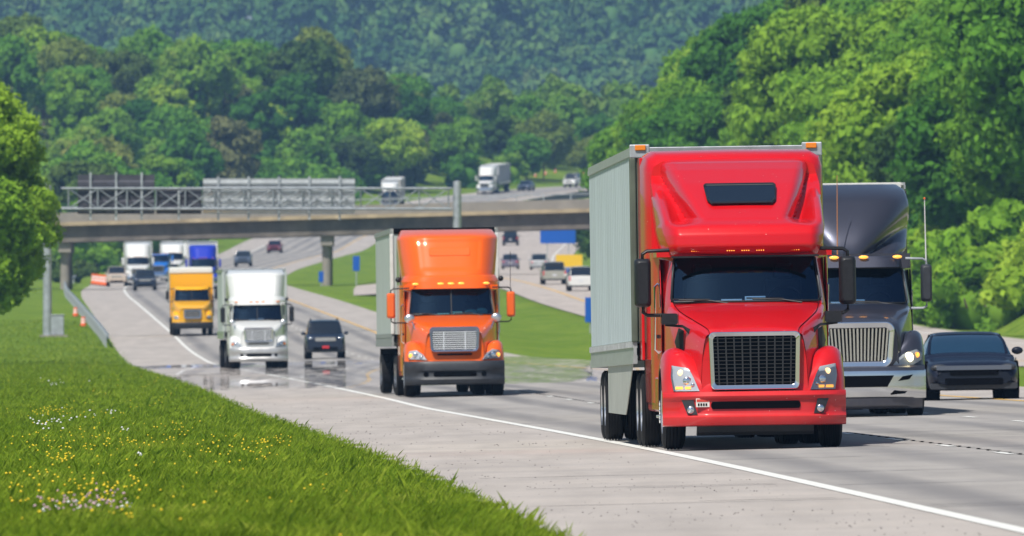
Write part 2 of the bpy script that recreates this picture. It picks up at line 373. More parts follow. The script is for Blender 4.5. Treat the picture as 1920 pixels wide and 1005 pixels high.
def heat_layer():
    # layer of hot air on the road: mirrors only below its critical angle, clear from any steeper view
    n = N('hot_air'); n.t.nodes.remove(n.b); geo = n.n('NewGeometry'); dt = n.n('VectorMath', operation='DOT_PRODUCT'); n.l(geo.outputs['True Normal'], dt.inputs[0]); n.l(geo.outputs['Incoming'], dt.inputs[1])
    ab = n.n('Math', operation='ABSOLUTE'); n.l(dt.outputs['Value'], ab.inputs[0]); mr = n.n('MapRange'); mr.inputs['From Min'].default_value = .0037; mr.inputs['From Max'].default_value = .0048; mr.inputs['To Min'].default_value = .82; mr.inputs['To Max'].default_value = 0
    f = n.noise(1, 3, .6, n.mapped((.25, .05, 1))); f = n.ramp(f, [(.30, (0, 0, 0)), (.45, (1, 1, 1))])
    ns = n.noise(1, 2, .5, n.mapped((3, .12, 1))); nm = n.n('Math', operation='MULTIPLY_ADD'); n.l(ns, nm.inputs[0]); nm.inputs[1].default_value = .0026; nm.inputs[2].default_value = -.0013
    ad = n.n('Math', operation='ADD'); n.l(ab.outputs[0], ad.inputs[0]); n.l(nm.outputs[0], ad.inputs[1]); n.l(ad.outputs[0], mr.inputs['Value'])
    mu = n.n('Math', operation='MULTIPLY'); n.l(mr.outputs[0], mu.inputs[0]); n.l(f, mu.inputs[1])
    tr = n.n('BsdfTransparent'); gl = n.n('BsdfGlossy'); gl.inputs['Roughness'].default_value = .0; gl.inputs[0].default_value = (.93, .95, 1, 1); mx = n.n('MixShader')
    n.l(mu.outputs[0], mx.inputs[0]); n.l(tr.outputs[0], mx.inputs[1]); n.l(gl.outputs[0], mx.inputs[2]); n.l(mx.outputs[0], n.t.nodes['Material Output'].inputs[0])
    o = strip('heat_haze', lambda d: xw(d) - 3.6, lambda d: xw(d) + WR - .1, .02, n.m, 400, 720, 4, kind='stuff'); tag(o, 'shimmering layer of hot air lying on the road', 'heat haze')
heat_layer()
# tar joint seen ahead of the red truck's shadow
strip('tar_seam', lambda d: xw(d) + 3.9 + .05 * math.sin(d * 3), lambda d: xw(d) + 3.94 + .05 * math.sin(d * 3), .003, gap, 60, 420, .5)

def cracks():
    g = np.random.default_rng(31); mb = MB()
    for k in range(26):
        d = 1 / (1 / 118 - g.uniform() * (1 / 118 - 1 / 380)); o0, o1 = (3.9, 11) if k % 3 == 0 else ((.3, g.uniform(2, 3.7)) if k % 3 == 1 else (g.uniform(-3.4, -1.5), -.1)); w = .025 + .00012 * d
        xs = np.arange(o0, o1, .22); yy = np.cumsum(g.normal(0, .05, len(xs))); P = []
        for a, q in zip(xs, yy):
            X = float(XW(d)) + a; P.append([(X, d + q - w * g.uniform(.6, 1.6), float(H(X, d)) + .003), (X, d + q + w * g.uniform(.6, 1.6), float(H(X, d)) + .003)])
        mb.grid(np.array(P))
    tag(mb.build('tar_seam', mat('tar', (.06, .058, .056), .6)), kind='structure')
cracks()
# ------------------------------------------------------------------ foliage
def leaf_mat(name, stops, trans=.42):
    n = N(name); oi = n.n('ObjectInfo'); f = n.noise(.16, 4, .6); g = n.noise(.9, 3, .6)
    ad = n.n('Math', operation='MULTIPLY_ADD'); n.l(oi.outputs['Random'], ad.inputs[0]); ad.inputs[1].default_value = .75; n.l(f, ad.inputs[2])
    sb = n.n('Math', operation='SUBTRACT'); n.l(ad.outputs[0], sb.inputs[0]); sb.inputs[1].default_value = .36
    c = n.ramp(sb.outputs[0], stops); c = n.mix(.6, c, n.ramp(g, [(.3, (.65, .7, .6)), (.7, (1.25, 1.2, 1.15))]), 'MULTIPLY')
    d = n.n('BsdfDiffuse'); t = n.n('BsdfTranslucent'); mx = n.n('MixShader'); mx.inputs[0].default_value = trans
    n.l(c, d.inputs[0]); n.l(c, t.inputs[0]); n.l(d.outputs[0], mx.inputs[1]); n.l(t.outputs[0], mx.inputs[2]); n.t.nodes.remove(n.b); n.l(mx.outputs[0], n.t.nodes['Material Output'].inputs[0]); return n.m
LM = {'fresh': leaf_mat('fresh_leaves', [(0, (0.127, 0.282, 0.030)), (.4, (0.206, 0.403, 0.035)), (.75, (0.333, 0.510, 0.050)), (1, (0.428, 0.563, 0.070))]),
      'mid': leaf_mat('mixed_leaves', [(0, (0.048, 0.161, 0.030)), (.3, (0.088, 0.242, 0.030)), (.6, (0.143, 0.336, 0.035)), (.85, (0.238, 0.416, 0.050)), (1, (0.285, 0.349, 0.080))]),
      'olive': leaf_mat('olive_leaves', [(0, (0.111, 0.201, 0.045)), (.4, (0.174, 0.268, 0.050)), (.8, (0.270, 0.336, 0.070)), (1, (0.349, 0.362, 0.100))]),
      'russet': leaf_mat('budding_twigs', [(0, (0.079, 0.121, 0.050)), (.5, (0.134, 0.165, 0.065)), (1, (0.195, 0.209, 0.090))], .3),
      'dark': leaf_mat('dark_leaves', [(0, (0.040, 0.100, 0.030)), (.5, (0.071, 0.147, 0.030)), (1, (0.127, 0.188, 0.045))], .3)}
bark = mat('bark', (.10, .075, .055), .9, noise=.35, nscale=4)
def crown_arrays(seed, Rx, Rz, lobes, leaves, ls, cz):
    g = np.random.default_rng(seed); V = []; Q = []; nv = 0
    def quads(c, nrm, s):
        nonlocal nv
        k = len(c); a = np.cross(nrm, g.normal(size=(k, 3))); a /= np.linalg.norm(a, axis=1)[:, None] + 1e-9; b = np.cross(nrm, a); s = s[:, None]
        p = np.stack([c + a * s, c + b * s * .62 + nrm * s * .12, c - a * s, c - b * s * .62 + nrm * s * .12], 1).reshape(-1, 3)
        V.append(p); Q.append(np.arange(4 * k).reshape(-1, 4) + nv); nv += 4 * k
    ctr = []; rad = []
    for i in range(lobes):
        a = g.uniform(0, 2 * np.pi); h = g.uniform(-.75, 1) ; r = math.sqrt(max(0, 1 - h * h)) * g.uniform(.45, .86) * (1.0 if h > -.3 else .8)
        ctr.append((Rx * r * math.cos(a), Rx * r * math.sin(a), cz + Rz * h * .78)); rad.append(g.uniform(.13, .30) * Rx)
    ctr = np.array(ctr); rad = np.array(rad); w = rad ** 2 / np.sum(rad ** 2)
    ico = icos()  # unseen solid cores added inside lobes and crown to block light
    for i in range(lobes):
        k = int(leaves * w[i]); dirs = g.normal(size=(k, 3)); dirs[:, 2] += .25; dirs /= np.linalg.norm(dirs, axis=1)[:, None]
        bump = 1 + .22 * np.sin(dirs @ g.normal(size=3) * 4 + g.uniform(0, 6)) + .12 * np.sin(dirs @ g.normal(size=3) * 9)
        rr = rad[i] * bump * g.uniform(.72, 1.12, k)
        c = ctr[i] + dirs * rr[:, None] * np.array([1, 1, .8]); nr = dirs + g.normal(size=(k, 3)) * .55; nr /= np.linalg.norm(nr, axis=1)[:, None]
        quads(c, nr, ls * g.uniform(.6, 1.3, k))
        iv, iq = ico; V.append(ctr[i] + iv * rad[i] * .5); Q.append(iq + nv); nv += len(iv)
    iv, iq = ico; V.append(np.array([0, 0, cz]) + iv * np.array([Rx * .4, Rx * .4, Rz * .5])); Q.append(iq + nv); nv += len(iv)
    return np.concatenate(V), np.concatenate(Q)
def icos():
    n, m = 10, 6; v = [(math.sin(a) * math.cos(b), math.sin(a) * math.sin(b), math.cos(a)) for a in [math.pi * i / m for i in range(m + 1)] for b in [2 * math.pi * k / n for k in range(n)]]
    q = [(i * n + k, (i + 1) * n + k, (i + 1) * n + (k + 1) % n, i * n + (k + 1) % n) for i in range(m) for k in range(n)]
    return np.array(v), np.array(q)
def trunk_mb(h, r, Rx, seed):
    g = random.Random(seed); mb = MB(); mb.tube([(0, 0, -.6), (0, 0, .3), (.1, .05, h * .5), (.0, .1, h * .95)], [r * 1.25, r, r * .75, r * .45], 8)
    for k in range(5):
        a = g.uniform(0, 6.28); z = h * g.uniform(.4, .8); L = Rx * g.uniform(.5, .8)
        mb.tube([(0.05, .05, z), (math.cos(a) * L * .5, math.sin(a) * L * .5, z + L * .4), (math.cos(a) * L, math.sin(a) * L, z + L * .9)], [r * .5, r * .3, r * .12], 6)
    return mb
CM = {}
def crown_mesh(key, m):
    if (key, m) in CM: return CM[(key, m)]
    seed, Rx, Rz, lobes, leaves, ls, cz = key; V, Q = crown_arrays(*key)
    me = bpy.data.meshes.new('crown'); n = len(V); k = len(Q); me.vertices.add(n); me.vertices.foreach_set('co', V.astype(np.float32).ravel())
    me.loops.add(k * 4); me.loops.foreach_set('vertex_index', Q.astype(np.int32).ravel()); me.polygons.add(k)
    me.polygons.foreach_set('loop_start', np.arange(0, 4 * k, 4, dtype=np.int32)); me.polygons.foreach_set('loop_total', np.full(k, 4, dtype=np.int32))
    me.update(); me.validate(); me.materials.append(LM[m]); CM[(key, m)] = me; return me
TRUNKS = {}
def tree(x, y, s, key, m, rz, label, group, sz=1.0, cat='tree', name='broadleaf_tree', sink=1.6):
    z = float(H(x, y)); r = empty(name, (x, y, z - sink), rz); r.scale = (s, s, s * sz); tag(r, label, cat, group)
    h = key[6]
    if h not in TRUNKS:
        o = trunk_mb(h, .26, key[1], 3).build('trunk', bark, r, smooth=180); TRUNKS[h] = o.data
    else:
        o = bpy.data.objects.new('trunk', TRUNKS[h]); link(o); setp(o, r)
    c = bpy.data.objects.new('crown', crown_mesh(key, m)); link(c); setp(c, r); return r
KN = [(11 + i, (5.0, 4.2, 5.5, 4.7)[i], (5.2, 6.4, 4.8, 5.6)[i], 90, 30000, .23, 8.0) for i in range(4)]          # right hillside, near
KM = [(31 + i, (5.0, 4.3, 5.3, 4.6, 5.6)[i], (5.0, 6.2, 4.4, 5.6, 4.8)[i], 64, 9000, .40, 8.0) for i in range(5)]            # mid distance
KB = [(51 + i, 2.2, 1.9, 22, 5000, .22, 1.7) for i in range(3)]            # bushes
cols = ['leftmost', 'left', 'centre', 'right', 'far right']
def region(px, y):
    return px, y
# --- big tree at the left edge
def near_tree():
    x, d, z = G(-40, 640)
    r = tree(x, d, 1.0, (5, 3.7, 6.8, 120, 90000, .14, 7.1), 'fresh', .4, 'tall bright green tree filling the left edge of the photo, nearest the camera', None, sz=1.0, sink=.3)
near_tree()
DIRN = ['behind the black truck roof', 'above the black car']
ADJ_H = ['tall', 'medium', 'low']
ADJ_C = {'fresh': 'yellow-green', 'mid': 'mid green', 'olive': 'olive green', 'dark': 'dark green', 'russet': 'grey-brown'}
cnt = {}
def scatter(n, pxr, dr, keys, mats, group, where, smin, smax, cond, spacing, szr=(.85, 1.15), seed=1, maxn=290, matf=None):
    g = np.random.default_rng(seed); pts = []; made = 0
    for _ in range(n * 40):
        if made >= min(n, maxn): break
        d = g.uniform(*dr); px = g.uniform(*pxr); x = (px - 960) * d / F
        if not cond(x, d): continue
        if any((x - a) ** 2 + ((d - b) * .7) ** 2 < spacing ** 2 for a, b in pts): continue
        pts.append((x, d)); m = g.choice(list(mats.keys()), p=list(mats.values())); m = 'fresh' if (matf and matf(x, d, px) > g.uniform()) else m; s = g.uniform(smin, smax)
        cl = float(np.interp(d, dr, [0, 1]))
        lab = None
        tree(x, d, s, keys[g.integers(len(keys))], str(m), g.uniform(0, 6.28), where(x, d, px, s, str(m)), group, sz=g.uniform(*szr)); made += 1
    return pts
def clearroad(x, d, pad):
    return x > X2(d) + R2 + pad or x < XW(d) - 3.7 - pad
def lab_r(x, d, px, s, m):
    size = 'tall' if s > 1.15 else ('medium' if s > .85 else 'small')
    zone = 'above the black car' if px > 1730 else ('behind the black truck' if px > 1545 else ('above the red truck' if px > 1300 else 'left of the red roof'))
    far = 'at foot of' if x - float(X2(d)) - R2 < 12 else ('halfway up' if x - float(X2(d)) - R2 < 26 else 'high on')
    return f'{size} {ADJ_C[m]} tree {far} the steep right hillside'
gr = 'trees on the steep right hillside'
scatter(128, (1180, 1960), (760, 1500), KN, {'fresh': .28, 'mid': .40, 'olive': .17, 'dark': .15}, gr, lab_r, .8, 1.35,
        lambda x, d: x > X2(d) + R2 + 5.5 and x < X2(d) + R2 + 48, 5.2, szr=(.85, 1.2), seed=3, matf=lambda x, d, px: .6 if x - float(X2(d)) - R2 < 15 else (.3 if px < 1700 else 0))
def lab_m(x, d, px, s, m):
    size = 'broad' if s > 1.15 else ('rounded' if s > .9 else 'small')
    zone = 'behind the dark sign panels' if px < 380 else ('behind the silver sign panels' if px < 700 else ('behind the hill truck' if px < 960 else 'right of the hill truck'))
    far = 'near' if d < 1800 else ('middle' if d < 2120 else 'rear')
    return f'{size} {ADJ_C[m]} tree in the {far} rows of the valley wood'
gm = 'trees of the valley wood beyond the overpass'
scatter(62, (-40, 720), (1480, 2080), KM, {'fresh': .25, 'mid': .45, 'olive': .13, 'dark': .09, 'russet': .08}, gm, lab_m, .75, 1.12, lambda x, d: x < XW(d) - 3.7 - 6.5, 5.5, seed=5)
scatter(62, (-60, 740), (2040, 2330), KM, {'fresh': .2, 'mid': .46, 'olive': .16, 'dark': .09, 'russet': .09}, gm, lab_m, .85, 1.28, lambda x, d: x < XW(d) - 3.7 - 7, 6.0, seed=6)
scatter(44, (720, 1400), (2040, 2300), KM, {'fresh': .2, 'mid': .46, 'olive': .16, 'dark': .09, 'russet': .09}, gm, lab_m, .6, .98, lambda x, d: x < XW(d) - 3.7 - 7, 4.6, seed=8)
# roadside clump right of the opposite road, seen beside the blue sign
for i, (px, d, s) in enumerate([(1122, 1392, .62), (1150, 1405, .8), (1108, 1450, .7), (1165, 1340, .8)]):
    x, _, _z = G(px, d); tree(x + 1.2, d, s, KN[i % 4], 'mid' if i % 2 else 'dark', i, ['dark green tree right beside the blue service sign', 'mid green tree between the blue sign and the grey trailer', 'small dark green tree just above the blue service sign', 'mid green tree hidden mostly behind the grey trailer'][i], 'trees beside the blue service sign')
# left of the road below the bridge
gb = 'bushes on the left bank under the overpass'
g = np.random.default_rng(9)
for i in range(26):
    d = g.uniform(1290, 1520); x = float(XW(d)) - 3.7 - g.uniform(2.2, 16); s = g.uniform(.9, 1.7)
    tree(x, d, s, KB[i % 3], ['fresh', 'mid', 'dark'][i % 3], g.uniform(0, 6), ['bright green bush', 'mid green bush', 'dark green bush'][i % 3] + ' on the left bank under the overpass', gb, cat='bush', name='roadside_bush')
# bushes along the foot of the right hill
gb2 = 'bushes along the foot of the right hillside'
for i in range(110):
    d = g.uniform(700, 1300); x = float(X2(d)) + R2 + g.uniform(2.2, 8); s = g.uniform(.9, 2.0)
    tree(x, d, s, KB[i % 3], ['fresh', 'fresh', 'mid'][i % 3], g.uniform(0, 6), ['bright green bush', 'leafy light green bush', 'mid green bush'][i % 3] + ' at the foot of the right hillside', gb2, cat='bush', name='roadside_bush')
gb3 = 'bushes edging the far hill road'
for i in range(70):
    d = g.uniform(1960, 2135) if i % 3 else g.uniform(1560, 1960); x = float(XW(d)) - 3.7 - g.uniform(4, 22) * (1.0 + .8 * (d > 2000)); s = g.uniform(1.4, 2.6)
    tree(x, d, s, KB[i % 3], ['fresh', 'mid', 'mid'][i % 3], g.uniform(0, 6), ['bright green bush', 'mid green bush', 'leafy mid green bush'][i % 3] + ' edging the far hill road above the overpass', gb3, cat='bush', name='roadside_bush')
# far hillside: one mass of wood
def wood(name, label, m, seed, key, x0, x1, y0, y1, dx, dy, smin, smax, cond=None):
    protos = [crown_arrays(80 + i, *key) for i in range(6)]
    g = np.random.default_rng(seed); V = []; Q = []; nv = 0; y = y0
    while y < y1:
        x = x0 * y + g.uniform(0, dx)
        while x < x1 * y:
            xx, yy = x + g.uniform(-.3, .3) * dx, y + g.uniform(-.4, .4) * dy; s = g.uniform(smin, smax); a = g.uniform(0, 6.28); v, q = protos[g.integers(6)]; x += dx
            if cond and not cond(xx, yy): continue
            c, sn = math.cos(a), math.sin(a); w = np.stack([v[:, 0] * c - v[:, 1] * sn, v[:, 0] * sn + v[:, 1] * c, v[:, 2] * g.uniform(.9, 1.3)], 1) * s + np.array([xx, yy, float(H(xx, yy))])
            V.append(w); Q.append(q + nv); nv += len(w)
        y += dy
    o = big_mesh(name, np.concatenate(V), np.concatenate(Q), LM[m]); tag(o, label, 'wood', kind='stuff')
n = N('far_leaves'); f = n.noise(.028, 6, .72); n.l(n.ramp(f, [(.3, (0.033, 0.092, 0.035)), (.45, (0.065, 0.161, 0.040)), (.58, (0.130, 0.230, 0.050)), (.72, (0.195, 0.230, 0.080))]), n.b.inputs['Base Color']); n.set(Roughness=.9); n.b.inputs['Specular IOR Level'].default_value = .1; LM['far'] = n.m
LM['valley'] = leaf_mat('valley_leaves', [(0, (0.042, 0.143, 0.028)), (.3, (0.070, 0.221, 0.033)), (.55, (0.126, 0.312, 0.039)), (.8, (0.210, 0.364, 0.055)), (1, (0.238, 0.286, 0.099))])
wood('far_wood', 'blue-green wooded hillside filling the background', 'far', 21, (5.6, 5.2, 22, 1000, .8, 6.0), -.05, .05, 3900.0, 5000, 10.5, 15, .75, 1.55)
wood('valley_wood', 'rear mass of green trees between the valley trees and the far hillside', 'valley', 22, (5.2, 5.2, 26, 1500, .75, 7.5), -.042, .03, 2330.0, 2620, 7, 18, .65, 1.15)

# ------------------------------------------------------------------ verge grass and flowers
def verge():
    n = N('grass_blades'); f = n.noise(.55, 5, .6); oi = n.noise(22, 2); c = n.ramp(f, [(.28, (0.119, 0.211, 0.018)), (.42, (0.196, 0.307, 0.026)), (.58, (0.336, 0.435, 0.046)), (.75, (0.504, 0.538, 0.104))])
    c = n.mix(.9, c, n.ramp(n.noise(.9, 5, .7, n.mapped((1, .35, 1))), [(.32, (.42, .5, .4)), (.5, (.82, .86, .8)), (.68, (1.12, 1.05, 1.1))]), 'MULTIPLY'); c = n.mix(.7, c, n.ramp(oi, [(.3, (.5, .55, .4)), (.7, (1.35, 1.3, 1.25))]), 'MULTIPLY')
    d = n.n('BsdfDiffuse'); t = n.n('BsdfTranslucent'); mx = n.n('MixShader'); mx.inputs[0].default_value = .4; n.l(c, d.inputs[0]); n.l(c, t.inputs[0]); n.l(d.outputs[0], mx.inputs[1]); n.l(t.outputs[0], mx.inputs[2]); n.t.nodes.remove(n.b); n.l(mx.outputs[0], n.t.nodes['Material Output'].inputs[0])
    g = np.random.default_rng(4); N_ = 800000
    # even coverage in depth bands, thinning with distance
    u = g.uniform(0, 1, N_); d = 1 / (1 / 98 - u * (1 / 98 - 1 / 900)); out = g.uniform(0, 1, N_) ** 1.15 * (2.5 + d * .036)
    cl = np.sin(d * 1.7 + out * 3) * .5 + np.sin(out * 7 + d * .63) * .5
    x = XW(d) - 3.62 - out + g.normal(0, .05, N_) + .10 * np.sin(d * .9) + .08 * np.sin(d * 2.3); z = H(x, d) - .02
    edge = np.clip(out / .4, .6, 1)
    h = (.06 + .03 * cl * .6 + g.exponential(.022, N_)) * edge * (1 + .35 * sm(200, 600, d) + .35 * sm(170, 120, d)); wis = (out < 1.2) & (g.uniform(0, 1, N_) < .012); h[wis] += g.uniform(.04, .13, wis.sum()); h = np.clip(h, .03, .2)
    tuft = g.uniform(0, 1, N_) < .008; h[tuft] *= 1.7
    w = (.0021 + .000015 * d) * g.uniform(.7, 1.5, N_) ; w = w * (1 + .5 * (d > 250))
    a = g.uniform(0, 6.28, N_); bx, by = np.cos(a) * w, np.sin(a) * w; lx, ly = g.normal(.1, .42, N_) * h, g.normal(0, .3, N_) * h
    P = np.stack([np.stack([x - bx, d - by, z], 1), np.stack([x + bx, d + by, z], 1), np.stack([x + bx * .7 + lx * .45, d + by * .7 + ly * .45, z + h * .62], 1), np.stack([x + lx, d + ly, z + h], 1)], 1)
    o = big_mesh('verge_grass', P.reshape(-1, 3), np.arange(4 * N_).reshape(-1, 4), n.m); tag(o, 'green grass growing on the verge left of the shoulder', 'grass', kind='stuff')
    def flowers(name, label, col, pts, r, hh):
        r *= .75
        m = mat(name + '_petals', col, .6); V = []; Q = []; b = 0
        for (x, d) in pts:
            z = float(H(x, d)) + hh * random.uniform(.8, 1.25); rr = r * random.uniform(.7, 1.2); t = random.uniform(-.5, .5)
            c = np.array([x, d, z]); rim = [c + np.array([math.cos(k * 1.5708 + t), math.sin(k * 1.5708 + t), random.uniform(-.2, .2)]) * rr for k in range(4)]
            V += rim + [c + np.array([0, 0, .75]) * rr, c - np.array([0, 0, .6]) * rr]
            for k in range(4): Q += [(b + k, b + (k + 1) % 4, b + 4), (b + (k + 1) % 4, b + k, b + 5)]
            b += 6
        o = big_mesh(name, np.array(V), np.array(Q), m); tag(o, label, 'flowers', kind='stuff')
    def patch(cx, cy, k, sx, sd):
        out = []
        for _ in range(k):
            d = CH * F / max(cy + random.gauss(0, sd) - 640, 40); px = cx + random.gauss(0, sx); xx = (px - 960) * d / F
            if xx < XW(d) - 3.9: out.append((xx, d))
        return out
    P = []
    for cx, cy, k, sx, sd in [(100, 860, 50, 60, 20), (160, 855, 30, 70, 20), (110, 960, 70, 60, 20), (180, 965, 34, 60, 22), (250, 860, 60, 220, 70), (250, 950, 20, 40, 15), (90, 790, 40, 20, 6), (110, 893, 20, 20, 5), (330, 835, 25, 30, 12), (400, 870, 22, 35, 12), (500, 845, 30, 28, 8), (480, 870, 14, 25, 10), (200, 780, 25, 60, 30), (130, 700, 35, 50, 10), (290, 740, 25, 40, 20), (610, 940, 6, 15, 8), (240, 858, 14, 20, 5), (350, 1000, 12, 150, 20)]: P += patch(cx, cy, k, sx, sd)
    flowers('yellow_wildflowers', 'small yellow wildflowers scattered in the verge grass', (.85, .62, .02), P, .022, .16)
    P = []
    for cx, cy, k, sx, sd in [(90, 815, 22, 20, 8), (150, 800, 10, 30, 12), (210, 790, 5, 4, 3), (234, 823, 4, 4, 3), (100, 735, 14, 25, 5), (240, 985, 4, 8, 4), (150, 990, 10, 40, 6), (270, 875, 3, 10, 3)]: P += patch(cx, cy, k, sx, sd)
    flowers('white_wildflowers', 'small white wildflowers scattered in the verge grass', (.78, .77, .8), P, .03, .14)
    P = patch(120, 1000, 34, 40, 8) + patch(190, 985, 26, 22, 9)
    flowers('pink_clover', 'pale pink flower heads at the bottom left corner', (.55, .36, .42), P, .022, .2)
verge()
# ------------------------------------------------------------------ overpass
def overpass():
    d0, d1 = 1250.0, 1262.0; r = empty('overpass', (-16, d0, 0)); tag(r, 'concrete overpass with dark girders crossing the highway in the middle distance', 'bridge')
    def zb(x): return 10.25 + (x + 40) * .026          # underside of girders
    def slab(x0, x1, z0, z1, y0, y1, name, m, par=r, seg=14):
        mb = MB(); xs = np.linspace(x0, x1, seg)
        g = np.array([[(x + 16, y - d0, zb(x) + z) for (y, z) in ((y0, z0), (y0, z1), (y1, z1), (y1, z0), (y0, z0))] for x in xs]); mb.grid(g)
        for k in (0, -1): mb.add([tuple(q) for q in g[k][:4]], [(0, 1, 2, 3)])
        return mb.build(name, m, par)
    for y in (d0 + .55, d0 + 3.1, d0 + 5.6, d0 + 8.2, d0 + 10.7):
        slab(-75, 48, 0, 1.45, y, y + .5, 'girder', girder_m)
    slab(-75, 48, 1.45, 1.78, d0 - .1, d1 + .1, 'deck', tan_conc)
    slab(-75, 48, 1.78, 2.62, d0, d0 + .3, 'parapet', concrete); slab(-75, 48, 1.78, 2.62, d1 - .3, d1, 'parapet', concrete)
    mb = MB()
    for x in np.arange(-74, 47, 2.4): mb.box(x + 16 - .05, x + 16 + .05, .1, .2, zb(x) + 2.62, zb(x) + 3.1)
    mb.beam((-58, .15, zb(-74) + 3.1), (63, .15, zb(47) + 3.1), .09); mb.build('handrail', steel, r)
    for X in (-39.6, -16.4, 13.6):
        zt = zb(X); zg = min(float(H(X, d0 + 2)), float(H(X, d0 + 10))) - .5
        mb = MB(); mb.box(X + 16 - .55, X + 16 + .55, .9, 11.1, zt - .9, zt - .02); cp = mb.build('pier_cap', concrete, r, bev=.04)
        for yy in (2.0, 6.0, 10.0):
            mb = MB(); mb.lathe_z([(0, .0), (0, .42), (zt - .9 - zg, .42), (zt - .9 - zg, 0)], 20, (X + 16, yy, zg)); mb.build('column', concrete, r, smooth=40)
overpass()
gsteel = mat('gantry_steel', (.27, .30, .33), .5, .4, noise=.25, nscale=3)
# ------------------------------------------------------------------ sign gantry seen from behind
def gantry():
    dg = 800.0; xl, xr = -26.3, -3.1; zt, zb_ = 10.15, 9.0; r = empty('sign_gantry', (xl, dg, float(H(xl, dg)))); z0 = float(H(xl, dg))
    tag(r, 'galvanised steel truss sign gantry spanning the road in front of the overpass', 'sign gantry')
    O = Vector((xl, dg, z0)); P = lambda x, y, z: Vector((x, dg + y, z)) - O
    pl = MB(); pl.lathe_z([(0, .42), (.05, .42), (.05, .26), (zt + .25 - z0, .23), (zt + .3 - z0, 0)], 16, P(xl, 0, z0)); pl.build('post', steel, r, smooth=40)
    zr = float(H(xr, dg)); pl = MB(); pl.lathe_z([(-.3, .42), (.05, .42), (.05, .26), (zt + .4 - zr, .23), (zt + .45 - zr, 0)], 16, P(xr, 0, zr)); pl.build('post', steel, r, smooth=40)
    mb = MB()
    for y in (-.45, .45):
        for z in (zb_, zt): mb.tube([P(xl + .8, y, z), P(xr - .3, y, z)], .065, 8)
    mb.build('chord', gsteel, r, smooth=60)
    mb = MB(); xs = np.linspace(xl + 1.2, xr - .5, 14)
    for y in (-.45, .45):
        for a, b in zip(xs[:-1], xs[1:]):
            mb.tube([P(a, y, zb_), P(b, y, zt)], .03, 6); mb.tube([P(a, y, zt), P(b, y, zb_)], .03, 6)
        for a in xs: mb.tube([P(a, y, zb_), P(a, y, zt)], .04, 6)
    for a in xs:
        mb.tube([P(a, -.45, zt), P(a, .45, zt)], .035, 6); mb.tube([P(a, -.45, zb_), P(a, .45, zb_)], .035, 6)
    mb.build('lattice', gsteel, r, smooth=60)
    return O
gantry()
back_dark = mat('dark_aluminium', (.06, .06, .075), .6, .3, noise=.25, nscale=2)  # dark, slightly mottled tone for some of the sign backs
sign_alu = mat('sign_aluminium', (.50, .52, .54), .45, .6, noise=.12, nscale=1.5)
green_face = mat('sign_face_green', (.01, .14, .05), .4)
def sign_back(name, x0, x1, z0, z1, m, label, ribs, brk, d=800.0, yo=.62):
    r = empty(name, (x0, d + yo, z0)); tag(r, label, 'road sign', None)
    w, h = x1 - x0, z1 - z0
    MB().box(0, w, 0, .05, 0, h).build('panel', m, r); MB().box(.03, w - .03, .055, .065, .03, h - .03).build('sign_face', green_face, r)
    mb = MB()
    for k in range(ribs):
        z = h * (k + .5) / ribs; mb.add([(0, 0, z - h / ribs * .36), (0, -.09, z - h / ribs * .1), (0, -.09, z + h / ribs * .12), (0, 0, z + h / ribs * .2), (w, 0, z - h / ribs * .36), (w, -.09, z - h / ribs * .1), (w, -.09, z + h / ribs * .12), (w, 0, z + h / ribs * .2)],
                                    [(0, 1, 5, 4), (1, 2, 6, 5), (2, 3, 7, 6), (0, 3, 2, 1), (4, 5, 6, 7)])
    mb.build('stiffener', m, r)
    for k in range(brk):
        x = w * (k + .5) / brk; MB().box(x - .06, x + .06, -.17, -.1, -.35, h + .12).build('bracket', steel, r)
sign_back('overhead_sign', -17.5, -8.9, 8.72, 10.72, sign_alu, 'wide silver ribbed back of an overhead sign on the gantry', 4, 5)
sign_back('overhead_sign', -24.6, -20.25, 8.72, 10.95, back_dark, 'dark tall back of an overhead sign at the left end of the gantry', 2, 3)
sign_back('overhead_sign', -20.15, -17.6, 8.72, 10.1, back_dark, 'dark short back of an overhead sign beside the silver one', 2, 1)
# cabinet at the gantry foot
def cabinet():
    x, d, z = G(108, 796); r = empty('utility_cabinet', (x, d, z - .05)); tag(r, 'grey metal utility cabinet on a concrete pad beside the gantry post', 'cabinet')
    MB().box(-1.0, .6, -.7, .6, -.15, .14).build('concrete_pad', concrete, r); MB().box(-.36, .36, -.25, .25, .14, 1.25).build('cabinet_body', steel, r, bev=.02)
    MB().box(-.32, .32, -.27, -.251, .2, 1.2).build('door', steel, r); MB().box(-.4, .4, -.3, .3, 1.25, 1.3).build('lid', steel, r, bev=.01)
cabinet()
# ------------------------------------------------------------------ guardrail
def guardrail():
    r = empty('guardrail', (float(XW(760)) - 4.2, 760, float(H(XW(760) - 4.2, 760)))); tag(r, 'galvanised steel guardrail running along the left shoulder towards the overpass', 'guardrail')
    O = Vector(r.location); off = lambda d: 4.0 + 1.3 * (d - 755) / 600 - .0
    ds = np.arange(755, 1385, 4.0); prof = [(.0, .46), (-.06, .50), (-.06, .54), (0, .58), (.03, .61), (0, .64), (-.06, .68), (-.06, .72), (0, .76)]
    g = []
    for d in ds:
        x = float(XW(d)) - off(d); z = float(H(x, d)); g.append([(x - p[0] * 1 - O.x, d - O.y, z + p[1] - O.z) for p in prof])
    MB().grid(np.array(g)).build('beam', steel, r, smooth=60, solid=.01)
    mb = MB(); mb.box(-.04, .04, -.08, .08, -.4, .74); p0 = None
    for i, d in enumerate(ds[::2]):
        x = float(XW(d)) - off(d) - .12; z = float(H(x, d))
        if p0 is None: p0 = mb.build('post', steel, r); o = p0
        else: o = p0.copy(); link(o); setp(o, r)
        o.location = (x - O.x, d - O.y, z - O.z)
guardrail()
